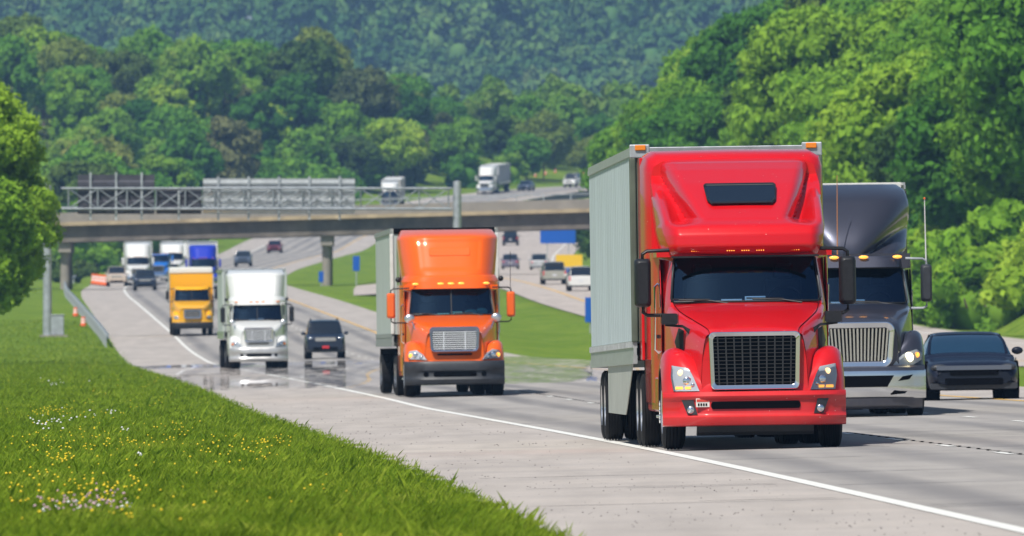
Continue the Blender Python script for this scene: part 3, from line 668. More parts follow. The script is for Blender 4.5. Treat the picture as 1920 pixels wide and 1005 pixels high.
# ------------------------------------------------------------------ barrels
orange_pl = mat('orange_barrel_plastic', (.75, .13, .02), .45); white_refl = mat('white_reflective_band', (.8, .8, .8), .35)
def barrel():
    r = empty('traffic_barrel'); MB().lathe_z([(.06, 0), (.06, .30), (.34, .28), (.36, .265), (.62, .25), (.64, .235), (.98, .22), (1.02, .15), (1.02, 0)], 18).build('drum', orange_pl, r, smooth=40)
    MB().lathe_z([(0, 0), (0, .40), (.07, .38), (.07, 0)], 18).build('base', rubber, r, smooth=40)
    for z, q in ((.40, .262), (.68, .242)): MB().lathe_z([(z, q + .004), (z + .14, q - .004)], 18).build('reflective_band', white_refl, r, smooth=40)
    return r
B0 = barrel(); first = [True]
def put_barrel(x, d, label, group):
    o = B0 if first[0] else copy_tree(B0); first[0] = False
    o.location = (x, d, float(H(x, d)) + .0); tag(o, label, 'traffic barrel', group); o.scale = (1, 1, 1) if 'tight row' in label else (.6, .6, .6)
for i, (px, d) in enumerate([(176, 1360), (182, 1352), (188, 1345), (194, 1337), (200, 1330)]):
    x, _, _ = G(px, d); put_barrel(x, d, 'orange barrel in the tight row beside the cream pickup', 'orange barrels on the left bank')
for i, (px, d) in enumerate([(170, 930), (183, 860)]):
    x, _, _ = G(px, d); put_barrel(float(XW(d)) - 4.55 - 1.3 * (d - 755) / 600, d, ['orange and white barrel behind the guardrail, the farther one', 'orange and white barrel behind the guardrail, the nearer one', 'orange and white barrel behind the near end of the guardrail'][i], 'barrels behind the guardrail')
far_lab = ['directly right of the distant white truck', 'above the distant blue car', 'left of the distant white van', 'between the blue car and the white van', 'right of the distant white van']
for i, (px, d) in enumerate([(957, 2140), (1004, 2165), (1023, 2175), (1041, 2185), (1093, 2190)]):
    x = (px - 960) * d / F; put_barrel(x, d, 'orange barrel on the far hill ' + far_lab[i], 'orange barrels on the far hill')
# ------------------------------------------------------------------ signs
blue_face = mat('blue_sign_face', (.004, .09, .45), .4); yellow_face = mat('yellow_sign_face', (.75, .48, .01), .45); back_grey = mat('sign_back_grey', (.42, .45, .5), .5, .2)
def post_sign(name, px, d, w, h, zb, face, label, cat='road sign', posts=2, x=None, rz=0, back=None, group=None):
    if x is None: x = (px - 960) * d / F
    z = float(H(x, d)); r = empty(name, (x, d, z), rz); tag(r, label, cat, group)
    MB().box(-w / 2, w / 2, 0, .03, zb, zb + h).build('panel', face, r, bev=.01)
    MB().box(-w / 2 + .03, w / 2 - .03, .031, .06, zb + h * .3, zb + h * .4).build('stiffener', steel, r)
    for k in range(posts):
        xx = 0 if posts == 1 else (-w * .3 + k * w * .6); MB().box(xx - .05, xx + .05, .062, .16, -.5, zb + h * .97).build('post', steel, r)
    return r
def sign_at(px, y, d, w, h, face, label, name='road_sign', posts=2):
    """sign whose panel centre is at height y of the photograph"""
    x = (px - 960) * d / F; zc = CH + (640 - y) * d / F; return post_sign(name, px, d, w, h, zc - h / 2 - float(H(x, d)), face, label, posts=posts)
sign_at(1046, 444, 1440, 3.6, 1.35, blue_face, 'wide blue service sign under the overpass right of the orange truck')
sign_at(1067, 489, 1330, 2.5, 1.15, yellow_face, 'yellow rectangular sign right of the opposite road behind the white car')
sign_at(1079, 508, 1300, 2.2, .6, blue_face, 'low blue sign just below the yellow rectangular sign')
sign_at(1107, 581, 820, .62, 1.45, blue_face, 'narrow blue marker sign half hidden by the red truck trailer', posts=1)
sign_at(668, 494, 1240, .6, 1.3, blue_face, 'narrow blue marker sign on the median left of the orange truck', posts=1)
sign_at(602, 519, 1235, .42, .95, blue_face, 'small blue marker sign beside the overpass column on the median', posts=1)
sign_at(1769, 527, 880, .92, .95, back_grey, 'grey back of a square sign before the trees right of the charcoal truck', posts=1)
sign_at(968, 300, 2200, 3.9, 1.3, back_dark, 'dark back of a sign before the far trees behind the hill truck')
# jersey barrier between the carriageways on the far hill
def jersey():
    r0 = (float(XW(1960)) + 16, 1960.0); z0 = float(H(*r0)); g = []
    prof = [(-.3, -.1), (-.3, .08), (-.12, .35), (-.08, .85), (.08, .85), (.12, .35), (.3, .08), (.3, -.1)]
    for d in np.arange(1900, 2120, 5.0):
        x = float(XW(d) + WR + X2(d) + L2) / 2; z = float(H(x, d)) + .12; g.append([(x + p[0] - r0[0], d - r0[1], z + p[1] - z0) for p in prof])
    o = MB().grid(np.array(g)).build('median_barrier', mat('dark_concrete', (.12, .115, .11), .8, noise=.2, nscale=.5)); o.location = (r0[0], r0[1], z0); tag(o, 'low dark concrete barrier dividing the two roads on the far hill', 'barrier')
jersey()
# ------------------------------------------------------------------ vehicle parts
def wheel(par, x, y, r=.51, w=.29, rim_m=None, name='wheel', dish=0.0, side=1, dual=False):
    """tyre with grooves; side = +1 for the +x side of the vehicle"""
    e = empty(name, (x, y, r)); setp(e, par); tag(e)
    e.location = (x, y, r)
    prof = [(-w / 2, r * .58), (-w / 2 - .004, r * .8), (-w / 2 + .012, r * .93), (-w / 2 + .035, r * .985)]
    gx = np.linspace(-w / 2 + .05, w / 2 - .05, 5)
    for q in gx: prof += [(q - .012, r), (q - .009, r - .018), (q + .009, r - .018), (q + .012, r)]
    prof += [(w / 2 - .035, r * .985), (w / 2 - .012, r * .93), (w / 2 + .004, r * .8), (w / 2, r * .58)]
    MB().lathe_x(prof, 36).build('tyre', rubber, e, smooth=35)
    s = side; X = lambda v: s * v
    MB().lathe_x([(X(w / 2), r * .585), (X(w / 2 - .02), r * .56), (X(w / 2 - .13 + dish), r * .50), (X(w / 2 - .15 + dish), r * .25), (X(w / 2 - .05 + dish), r * .22), (X(w / 2 - .04 + dish), 0)], 28).build('rim', rim_m or alu, e, smooth=40)
    MB().lathe_x([(-X(w / 2), r * .585), (-X(w / 2 - .12), r * .5), (-X(w / 2 - .13), 0)], 20).build('rim', chassis, e, smooth=40)
    return e
def dual(par, x, y, side, r=.51, rim_m=None):
    e = wheel(par, x, y, r, .27, rim_m, side=side, dish=-.05)
    e2 = wheel(par, x - side * .33, y, r, .27, chassis, side=side)
def poly(pts, y):
    return [(x, y(x, z) if callable(y) else y, z) for x, z in pts]
def rrect(x0, x1, z0, z1, r, n=5, taper=0):
    P = []
    for cx, cz, a0 in ((x1 - r, z1 - r, 0), (x0 + r, z1 - r, 90), (x0 + r, z0 + r, 180), (x1 - r, z0 + r, 270)):
        for k in range(n + 1):
            a = R(a0 + 90 * k / n); x, z = cx + r * math.cos(a), cz + r * math.sin(a); P.append((x * (1 - taper * (z1 - z) / (z1 - z0)), z))
    return P
def patch_poly(P, yf, t=.03, nz=10, nx=12, s=1):
    """curved panel filling a convex outline, following the surface y = yf(x, z); returns an MB"""
    zs = np.linspace(min(p[1] for p in P) + 1e-4, max(p[1] for p in P) - 1e-4, nz); g = []; n = len(P)
    for z in zs:
        xs = []
        for i in range(n):
            (xa, za), (xb, zb) = P[i], P[(i + 1) % n]
            if (za - z) * (zb - z) <= 0 and za != zb: xs.append(xa + (xb - xa) * (z - za) / (zb - za))
        a, b = min(xs), max(xs); row = [(x, yf(x, z), z) for x in np.linspace(a, b, nx)]; g.append([(a, yf(a, z) + t, z)] + row + [(b, yf(b, z) + t, z)])
    g = [[(x, y + t if 0 < k < nx + 1 else y, z) for k, (x, y, z) in enumerate(g[0])]] + g + [[(x, y + t if 0 < k < nx + 1 else y, z) for k, (x, y, z) in enumerate(g[-1])]]
    return MB().grid(np.array(g))
def shift(P, dx=0, dz=0, s=1, c=(0, 0)): return [((x - c[0]) * s + c[0] + dx, (z - c[1]) * s + c[1] + dz) for x, z in P]
def mirror_x(P): return [(-x, z) for x, z in P][::-1]

def trailer(root, S):
    """box trailer: part 'trailer' with its own sub-parts. y0 = front wall"""
    y0, L, z0, z1, hw = S['ty'], S.get('tl', 16.0), S.get('tz0', 1.22), S.get('tz1', 4.12), 1.3
    t = empty('trailer', (0, y0, 0)); setp(t, root); t.rotation_euler = (-S.get('tilt', 0), 0, 0)
    sm_ = S['side_m']; fm = S.get('front_m', sm_)
    # side walls with vertical corrugation
    for s in (-1, 1):
        ys = np.linspace(.06, L, 220 if S.get('ribs') else 20); rib = (lambda k: .012 if S.get('ribs') and k % 4 in (1, 2) else 0)
        g = np.array([[(s * (hw + rib(k)), y, z) for z in (z0 + .32, z1 - .12)] for k, y in enumerate(ys)]); MB().grid(g).build('side_wall', sm_, t)
    MB().box(-hw + .002, hw - .002, 0, .05, z0 + .3, z1 - .05).build('front_wall', fm, t)
    MB().box(-hw + .01, hw - .01, .06, L - .01, z1 - .06, z1 - .01).build('roof', white_trim, t)
    MB().box(-hw + .01, hw - .01, L - .06, L, z0, z1 - .03).build('rear_door', sm_, t)
    MB().box(-hw + .02, hw - .02, .06, L - .06, z0 + .1, z0 + .29).build('floor', chassis, t)
    rm = S.get('rail_m', alu)
    for s in (-1, 1):
        a, b = (s * hw - .03, s * hw + .03); mb = MB(); mb.box(a, b, 0, L, z0, z0 + .12); mb.box(a + .008, b - .008, 0, L, z0 + .12, z0 + .22); mb.box(a, b, 0, L, z0 + .22, z0 + .32); mb.build('bottom_rail', rm, t)
        mb = MB(); mb.box(a, b, 0, L, z1 - .12, z1 - .05); mb.box(a + .006, b - .006, 0, L, z1 - .05, z1); mb.build('top_rail', rm, t)
        MB().box(s * hw - .045, s * hw + .045, -.04, .1, z0 + .3, z1 - .14).build('corner_post', S.get('post_m', rm), t, bev=.02)
    MB().box(-hw + .05, hw - .05, -.03, .04, z1 - .14, z1 + .0).build('front_header', S.get('head_m', alu), t, bev=.01)
    for s in (-1, 1):
        if not S.get('rivets'): continue
        MB().box(s * 1.2 - .14, s * 1.2 + .14, -.045, .06, z1 - .15, z1 + .04).build('corner_cap', steel, t, bev=.015)
        m = MB(); m.box(s * 1.19 - .075, s * 1.19 + .075, -.075, -.046, z1 - .045, z1 + .03); m.build('marker_light', amber, t, bev=.01)
    if S.get('rivets'):
        for x in np.linspace(-1.02, 1.02, 9): MB().ball((x, -.032, z1 - .07), .014, 6, 4).build('rivet', steel, t, smooth=180)
        mb = MB(); mb.box(-hw - .035, -hw - .031, .1, L, z0 + .224, z0 + .316); 
        for k in range(64): mb.box(-hw - .045, -hw - .034, .14 + k * .25, .17 + k * .25, z0 + .23, z0 + .31)
        mb.build('rail_stakes', rm, t)
    # landing gear, bogie, tandem axles, underride guard
    for s in (-1, 1):
        MB().box(s * .75 - .07, s * .75 + .07, 2.6, 2.75, .45, z0).build('landing_leg', chassis, t)
    mb = MB(); mb.box(-.55, -.4, L - 5.2, L - .8, z0 - .25, z0 + .1); mb.box(.4, .55, L - 5.2, L - .8, z0 - .25, z0 + .1)
    ax = S.get('axles', (L - 2.0, L - 3.25))
    for y in ax: mb.tube([(-1.1, y, .52), (1.1, y, .52)], .075, 8)
    mb.build('bogie_frame', chassis, t)
    mb = MB(); mb.box(-1.15, 1.15, L - .1, L, .5, .62); mb.box(-.8, -.7, L - .1, L - .02, .6, z0); mb.box(.7, .8, L - .1, L - .02, .6, z0); mb.build('underride_guard', steel, t)
    for y in ax:
        for s in (-1, 1): dual(t if False else root, s * 1.14, y0 + y, s, rim_m=S.get('trim', alu))
    for s in (-1, 1): MB().box(s * .95 - .3, s * .95 + .3, ax[0] + .75, ax[0] + .765, .25, z0 - .05).build('mud_flap', rubber, t)
    return t

def relief(name, m, parent, rows, y_of, z_vals, w_of, yb, nx=41, top_z=None, smooth=50):
    """shell whose front is a depth relief y_of(x, z) inside the outline |x| < w_of(z), closed back to y = yb"""
    G_ = []
    us = np.linspace(-1, 1, nx)
    for z in z_vals:
        w = w_of(z); row = [(-w, yb, z)] + [(u * w, min(y_of(u * w, z), yb - .01), z) for u in us] + [(w, yb, z)]; G_.append(row)
    first_ = [(x * .96, min(y + .35, yb), z - .02) if 0 < i < nx + 1 else (x * .96, y, z - .02) for i, (x, y, z) in enumerate(G_[0])]
    last_ = [(x * .96, yb, z + .02) for (x, y, z) in G_[-1]]
    return MB().grid(np.array([first_] + G_ + [last_])).build(name, m, parent, smooth=smooth)

def cab_shell(root, m, S):
    """cab and sleeper: closed horizontal sections with an open windscreen"""
    zs = [.62, .95, 1.4, 1.9, 1.985, 2.05, 2.3, 2.55, 2.60, 2.64, 2.72]
    yb = S['yb']; wf, ws = S.get('wf', 1.06), S.get('ws', 1.2); ys = S.get('ys', 3.9); G_ = []
    for z in zs:
        lean = max(0, z - 1.95) * .62; yf = 2.22 + lean; f = wf - max(0, z - 1.9) * .10
        pts = []
        for u in np.linspace(0, 1, 9):    # front, centre to corner
            a = f * .97 * u; pts.append((a, yf + .16 * u ** 3, z))
        pts += [(f + .0, yf + .28, z), (f + .03, yf + .42, z), (wf + .05, yf + .9, z), (wf + .06, ys - .25, z), (ws - .03, ys - .05, z), (ws, ys + .1, z), (ws, yb - .08, z), (ws - .06, yb, z), (ws * .5, yb, z), (0, yb, z)]
        L = [(-x, y, q) for x, y, q in pts[1:-1]][::-1]; G_.append(pts + L)
    nn = len(G_[0])
    def skip(i, j):   # windscreen hole
        return 4 <= i <= 7 and (j < 8 or j >= nn - 8)
    mb = MB().grid(np.array(G_), skip, closed=True); cab_ = mb.build('cab', m, root, smooth=42)
    rf = MB(); n_ = nn; rf.add([tuple(p) for p in G_[-1]], [tuple(range(n_))]); rf.build('cab_roof', m, root)
    # windscreen glass, gasket, interior
    g = np.array([[(f2 * u * .955, 2.225 + max(0, z - 1.95) * .62 + .155 * abs(u) ** 3, z) for u in np.linspace(-1, 1, 17)] for z, f2 in ((1.975, wf - .005), (2.2, wf - .03), (2.4, wf - .05), (2.61, wf - .07))])
    MB().grid(g).build('windshield', glass, root, smooth=180)
    mb = MB()
    def P(u, z): return (wf - max(0, z - 1.9) * .10) * u * .965, 2.205 + max(0, z - 1.95) * .62 + .155 * abs(u) ** 3, z
    path = [P(u, 1.985) for u in np.linspace(-.96, .96, 13)] + [P(1, z) for z in (2.03, 2.3, 2.56)] + [P(u, 2.61) for u in np.linspace(.96, -.96, 13)] + [P(-1, z) for z in (2.56, 2.3, 2.03)]
    mb.tube(path + [path[0]], .018, 6); mb.build('windshield_gasket', black_plastic, root, smooth=60)
    if S.get('split'): MB().tube([P(0, 1.99), P(0, 2.3), P(0, 2.6)], .018, 6).build('windshield_divider', black_plastic, root)
    it = MB(); it.box(-1.0, 1.0, 2.45, 3.0, 1.2, 1.93).build('dashboard', dash_m, root, bev=.03)
    for s in (-.55, .55):
        MB().box(s - .25, s + .25, 3.3, 3.45, 1.45, 2.3).box(s - .25, s + .25, 2.95, 3.4, 1.4, 1.55).box(s - .13, s + .13, 3.31, 3.41, 2.3, 2.5).build('seat', seat_m, root, bev=.04)
    MB().box(-1.04, 1.04, 3.6, 3.63, 1.2, 2.6).build('sleeper_curtain', seat_m, root)
    st = MB(); c = Vector((.55, 2.95, 1.98)); pts = [c + Vector((.23 * math.cos(a), .1 * math.sin(a), .2 * math.sin(a))) for a in np.linspace(0, 2 * math.pi, 19)]; st.tube(pts, .018, 6); st.build('steering_wheel', black_plastic, root, smooth=60)
    if S.get('paper', True):
        MB().box(-.02, .38, 2.47, 2.62, 1.935, 1.965).box(-.02, .26, 2.30, 2.31, 1.99, 2.055).box(-.34, -.06, 2.30, 2.31, 1.99, 2.02).build('dash_papers', S.get('paper_m', paper_m), root)
    if S.get('paper_m'): MB().ball((.48, 2.47, 2.03), (.16, .05, .08), 8, 5).ball((.74, 2.5, 2.05), (.15, .05, .09), 8, 5).build('dash_bundle', S['paper_m'], root)
    for s in (-1, 1):    # wipers
        w = MB(); w.tube([(s * .5 + .25, 2.2, 1.96), (s * .5 - .05, 2.24, 2.01), (s * .5 - .42, 2.25, 2.015)], .012, 6); w.tube([(s * .5 + .0, 2.235, 2.02), (s * .5 - .5, 2.26, 2.03)], .01, 5); w.build('wiper', black_plastic, root)
    for s in (-1, 1):    # side doors with windows, handles and steps
        x = s * (wf + .063)
        d = MB(); d.prism([(x, 2.95, .95), (x, 2.82, 1.9), (x, 3.2, 2.58), (x, 3.62, 2.58), (x, 3.62, .95)], (s * .012, 0, 0)); dd = d.build('door', m, root, bev=.004)
        MB().prism([(x + s * .014, 2.93, 1.93), (x + s * .014, 3.22, 2.5), (x + s * .014, 3.55, 2.5), (x + s * .014, 3.55, 1.9)], (s * .006, 0, 0)).build('door_window', dark_glass, dd)
        MB().box(x + s * .03 - .02, x + s * .03 + .02, 3.42, 3.54, 1.5, 1.55).build('door_handle', black_plastic, dd)
        MB().tube([(x + s * .01, 3.68, 1.3), (x + s * .06, 3.68, 1.35), (x + s * .06, 3.68, 2.2), (x + s * .01, 3.68, 2.25)], .017, 6).build('grab_rail', chrome, root)
    return cab_

def fender(root, m, s, S):
    """front wing over the wheel arch, lofted outward"""
    fz = S.get('fz', 1.36); fy = S.get('fy', 0.0); fw = S.get('fw', 1.22)
    st = [(.52, .30, fz - .30, 1.0), (.62, .30, fz - .24, 1.0), (.78, .34, fz - .12, 1.0), (.94, .40, fz - .02, 1.0), (1.06, .48, fz, 1.0), (1.15, .56, fz - .04, 1), (1.20, .66, fz - .12, 1), (1.22, .74, fz - .22, 1)]
    C = []
    for x, yf, zt, _ in st:
        x = x * fw / 1.22; yf += fy
        C.append([(s * x, yf - .02, .76), (s * x, yf + .02, .9), (s * x, yf + .10, zt - .20), (s * x, yf + .34, zt - .03), (s * x, 1.15, zt), (s * x, 1.6, zt - .05), (s * x, 1.95, zt - .25), (s * x, 2.08, zt - .6)])
    x = 1.215 * fw / 1.22; C2 = [[(s * x, .80 + fy, .60), (s * x, .80 + fy, .76), (s * x, .9 + fy, .98), (s * x, 1.1, 1.08), (s * x, 1.42, 1.1), (s * x, 1.7, 1.03), (s * x, 1.88, .9), (s * x, 1.95, .66)]]
    mb = MB(); mb.surf(C, 22, 22); mb.surf([C[-1], C2[0]], 3, 22)
    x3 = .75; C3 = [[(s * x3,) + p[1:] for p in C2[0]]]; o = mb.build('fender', m, root, smooth=50)
    MB().surf([C2[0], C3[0]], 3, 16).build('wheel_well_liner', chassis, root, smooth=180)
    return o
def hood(root, m, S):
    H_ = S['hood']; C = mirror(H_); o = MB().surf(C, 26, 34).build('hood', m, root, smooth=50); return o
def bumper_loft(root, m, S, prof, x_end=1.22, curve=.28, name='bumper', x0=None, n=25, zs=None):
    C = []
    for x in np.linspace(-x_end, x_end, n):
        u = abs(x) / x_end; off = curve * u ** 4; C.append([(x, y + off, z + (zs(u) if zs else 0) * (1 if k_ == 0 else 0)) for k_, (y, z) in enumerate(prof)])
    C = np.array(C); mb = MB().grid(C)
    for e in (0, -1): mb.add([tuple(q) for q in C[e]], [tuple(range(len(prof)))])
    return mb.build(name, m, root, smooth=40, bev=0)
def chassis_parts(root, S):
    yb = S['yb']; end = S.get('ty', yb + 1) + 1.6; axf = S.get('axf', 1.42); dr = S['drive']
    mb = MB(); mb.box(-.47, -.38, .9, end, .78, 1.02); mb.box(.38, .47, .9, end, .78, 1.02); mb.box(-.9, .9, axf - .07, axf + .07, .42, .56)
    for y in dr: mb.tube([(-1.0, y, .52), (1.0, y, .52)], .09, 8); mb.ball((0, y, .55), .24)
    mb.box(-.35, .35, 1.0, 2.6, .38, .85)
    mb.build('chassis', chassis, root)
    for s in (-1, 1): wheel(root, s * 1.06, axf, .51, .29, alu, side=s)
    for y in dr:
        for s in (-1, 1): dual(root, s * 1.12, y, s, rim_m=alu)
    for s in (-1, 1):
        MB().lathe_z([(0, 0), (0, .31), (1.5, .31), (1.5, 0)], 20).build('fuel_tank', alu, root, smooth=40)
        o = ALLK[root.name][-1]; o.location = (s * .85, 3.9, .72); o.rotation_euler = (R(-90), 0, 0)
        mb = MB(); mb.box(s * 1.0 - .2, s * 1.0 + .2, 2.5, 3.4, .42, .46); mb.box(s * .98 - .18, s * .98 + .18, 2.5, 3.4, .78, .82); mb.box(s * .97 - .02, s * .97 + .02, 2.5, 3.4, .42, .8); mb.build('step', alu, root, bev=.01)
    MB().box(-.5, .5, end - 2.2, end - .9, 1.05, 1.18).build('fifth_wheel', chassis, root, bev=.03)
def mirror_arm(root, s, S):
    m = S['mir_m']; w, h = S.get('mw', .22), S.get('mh', .68); x0 = S.get('mx', 1.42); z0 = S.get('mz', 2.28); y0 = S.get('my', 2.62); am = S.get('arm_m', black_plastic); xin = S.get('wf', 1.06)
    e = empty('mirror', (s * x0, y0, z0)); setp(e, root)
    C = []
    P = rrect(-w / 2, w / 2, -h / 2, h / 2, .055, 4)
    for yy, k in ((-.13, .55), (-.11, .8), (-.05, .96), (.05, 1.0), (.07, .97)): C.append([(x * k if k > .9 else x * k, yy, z * (1 - (1 - k) * .35)) for x, z in P])
    mb = MB().grid(np.array(C), closed=True); mb.add([tuple(q) for q in C[0]], [tuple(range(len(P)))[::-1]]); mb.add([tuple(q) for q in C[-1]], [tuple(range(len(P)))]); mb.build('mirror_housing', m, e, smooth=45)
    MB().prism(poly(shift(P, s=.88), .072), (0, .004, 0)).build('mirror_glass', chrome, e)
    t = MB(); t.tube([(0, 0, h / 2 - .02), (0, 0, h / 2 + .06), (-s * .06, 0, h / 2 + .10), (-s * (x0 - xin + .05), .05, h / 2 + .11)], S.get('ar', .022), 7)
    t.tube([(0, 0, -h / 2 + .02), (0, 0, -h / 2 - .07), (-s * .06, 0, -h / 2 - .11), (-s * (x0 - xin + .02), .05, -h / 2 - .11)], S.get('ar', .022), 7); t.build('mirror_arm', am, e, smooth=50)
    return e
def marker_row(root, xs, y, z, w=.09, h=.03, m=amber, curve=.0, name='marker_light'):
    for x in xs:
        mb = MB(); mb.ball((x, y + curve * x * x, z), (w / 2, .03, h / 2), 10, 6); mb.build(name, m, root, smooth=180)
def mesh_bars(x0, x1, z0, z1, nx, nz, y, t=.008, taper=0, zc=None):
    mb = MB()
    for k in range(nz): 
        z = z0 + (z1 - z0) * (k + .5) / nz; q = 1 - taper * (z1 - z) / (z1 - z0); mb.box(x0 * q, x1 * q, y, y + .02, z - t / 2, z + t / 2)
    for k in range(nx):
        x = x0 + (x1 - x0) * (k + .5) / nx; mb.beam((x, y + .012, z1), (x * (1 - taper), y + .012, z0), t, .018)
    return mb
# ------------------------------------------------------------------ lorries
red = paint('signal_red', (.56, .003, .008), bugs=1); orange = paint('bright_orange', (.80, .115, .003)); charcoal = paint('metallic_charcoal', (.050, .054, .078), .5, .24)
white_p = paint('white_paint', (.72, .73, .72)); yellow_p = paint('box_truck_yellow', (.80, .40, .004)); blue_p = paint('deep_blue', (.010, .03, .42)); sky_blue = paint('bright_blue', (.01, .17, .62)); cream_p = paint('cream_paint', (.55, .45, .36))
def side_mat(name, col, ribs):
    n = N(name); f = n.noise(1.2, 6, .7, n.mapped((1, 1, .25))); w = n.n('TexWave', bands_direction='Y'); w.inputs['Scale'].default_value = 2.4 * 2; n.l(n.coord(), w.inputs['Vector'])
    c = n.ramp(f, [(.3, tuple(x * .84 for x in col)), (.7, tuple(x * 1.06 for x in col))])
    if ribs: c = n.mix(.9, c, n.ramp(w.outputs['Fac'], [(.05, (.82, .82, .82)), (.2, (1, 1, 1))]), 'MULTIPLY'); n.bump(w.outputs['Fac'], .5, .012)
    n.l(c, n.b.inputs['Base Color']); n.set(Roughness=.5); return n.m
grey_side = side_mat('trailer_grey_green', (.50, .575, .61), True); pale_side = side_mat('trailer_pale', (.50, .55, .53), True); dark_front = mat('trailer_front_olive', (.09, .11, .085), .6, noise=.25, nscale=2)
def fy_of(S):
    xs = [.52, .62, .78, .94, 1.06, 1.15, 1.20, 1.22]; ys = [.30, .30, .34, .40, .48, .56, .66, .74]; k = S.get('fw', 1.22) / 1.22; f = S.get('fy', 0)
    zt = S.get('fz', 1.36)
    def y(x, z):
        a = float(np.interp(abs(x) / k, xs, ys)) + f
        return a + float(np.interp(z, [.76, .9, zt - .22, zt - .05], [-.02, .02, .10, .30])) - .018
    return y
lamp_house = mat('lamp_housing', (.45, .47, .5), .3, .25)
def headlight(root, s, P, fy, bulbs, strip_, lit=warm_lit):
    """P outline for the +x side; bulbs: (x, z, r, material)"""
    Q = [(s * x, z) for x, z in P]; Q = Q if s > 0 else Q[::-1]
    cx = sum(p[0] for p in Q) / len(Q); cz = sum(p[1] for p in Q) / len(Q)
    hf = lambda x, z: fy(x, z) - .022
    h = patch_poly(Q, hf, .05).build('headlight', lamp_house, root, smooth=60)
    for x, z, r, m in bulbs: MB().ball((s * x, hf(x, z), z), (r, .022, r), 14, 8).build('bulb', m, h, smooth=180)
    if strip_:
        x0, x1, z0, z1 = strip_; MB().prism([(s * a, hf(a, b) - .012, b) for a, b in ((x0, z0), (x1, z0), (x1, z1), (x0, z1))][::s], (0, .02, 0)).build('turn_signal', amber_lit, h)
    patch_poly([(cx + (x - cx) * 1.02, cz + (z - cz) * 1.02) for x, z in Q], lambda x, z: hf(x, z) - .03, .04).build('lens', clear, h, smooth=60)
    return h
HOOD_A = [[(0, .24, 1.56), (.35, .24, 1.56), (.58, .25, 1.55), (.655, .27, 1.49), (.70, .30, 1.2), (.72, .34, .80)],
          [(0, .50, 1.645), (.36, .50, 1.64), (.60, .50, 1.62), (.71, .5, 1.53), (.76, .5, 1.25), (.78, .5, .82)],
          [(0, 1.1, 1.79), (.45, 1.1, 1.78), (.76, 1.1, 1.74), (.87, 1.1, 1.64), (.90, 1.1, 1.3), (.92, 1.1, .9)],
          [(0, 1.7, 1.90), (.5, 1.7, 1.89), (.90, 1.7, 1.85), (1.0, 1.7, 1.74), (1.03, 1.7, 1.4), (1.04, 1.7, .9)],
          [(0, 2.26, 1.975), (.5, 2.29, 1.975), (.96, 2.40, 1.955), (1.07, 2.45, 1.86), (1.09, 2.4, 1.5), (1.1, 2.4, .9)]]
def front_panel(root, m, S, z0=.78):
    H_ = S['hood'][0]; P = [(-x, z) for x, y, z in H_[::-1]] + [(x, z) for x, y, z in H_[1:]]
    P = [(x, max(z, z0)) for x, z in P]; MB().prism([(x * .995, .275 + .05 * abs(x), z - .004) for x, z in P], (0, .03, 0)).build('front_panel', m, root)
def semi(name, S, label, group=None):
    r = empty(name); tag(r, label, 'semi truck', group); m = S['m']; S.setdefault('hood', HOOD_A); S.setdefault('yb', 6.75); S.setdefault('ty', 7.55)
    S.setdefault('drive', (6.9, 8.2)); S['drive'] = (S['ty'] + .1, S['ty'] + 1.4) if S.get('day') else S['drive']
    cab_shell(r, m, S); hood(r, m, S); front_panel(r, m, S)
    for s in (-1, 1): fender(r, m, s, S); mirror_arm(r, s, S)
    chassis_parts(r, S); S['extra'](r, S, m)
    if S.get('side_m'): trailer(r, S)
    for s in (-1, 1): MB().box(s * 1.13 - .06, s * 1.13 + .06, 2.35, 6.2, .50, .98).build('side_skirt', S.get('skirt_m', m), r, bev=.03)
    return r
ip = np.interp
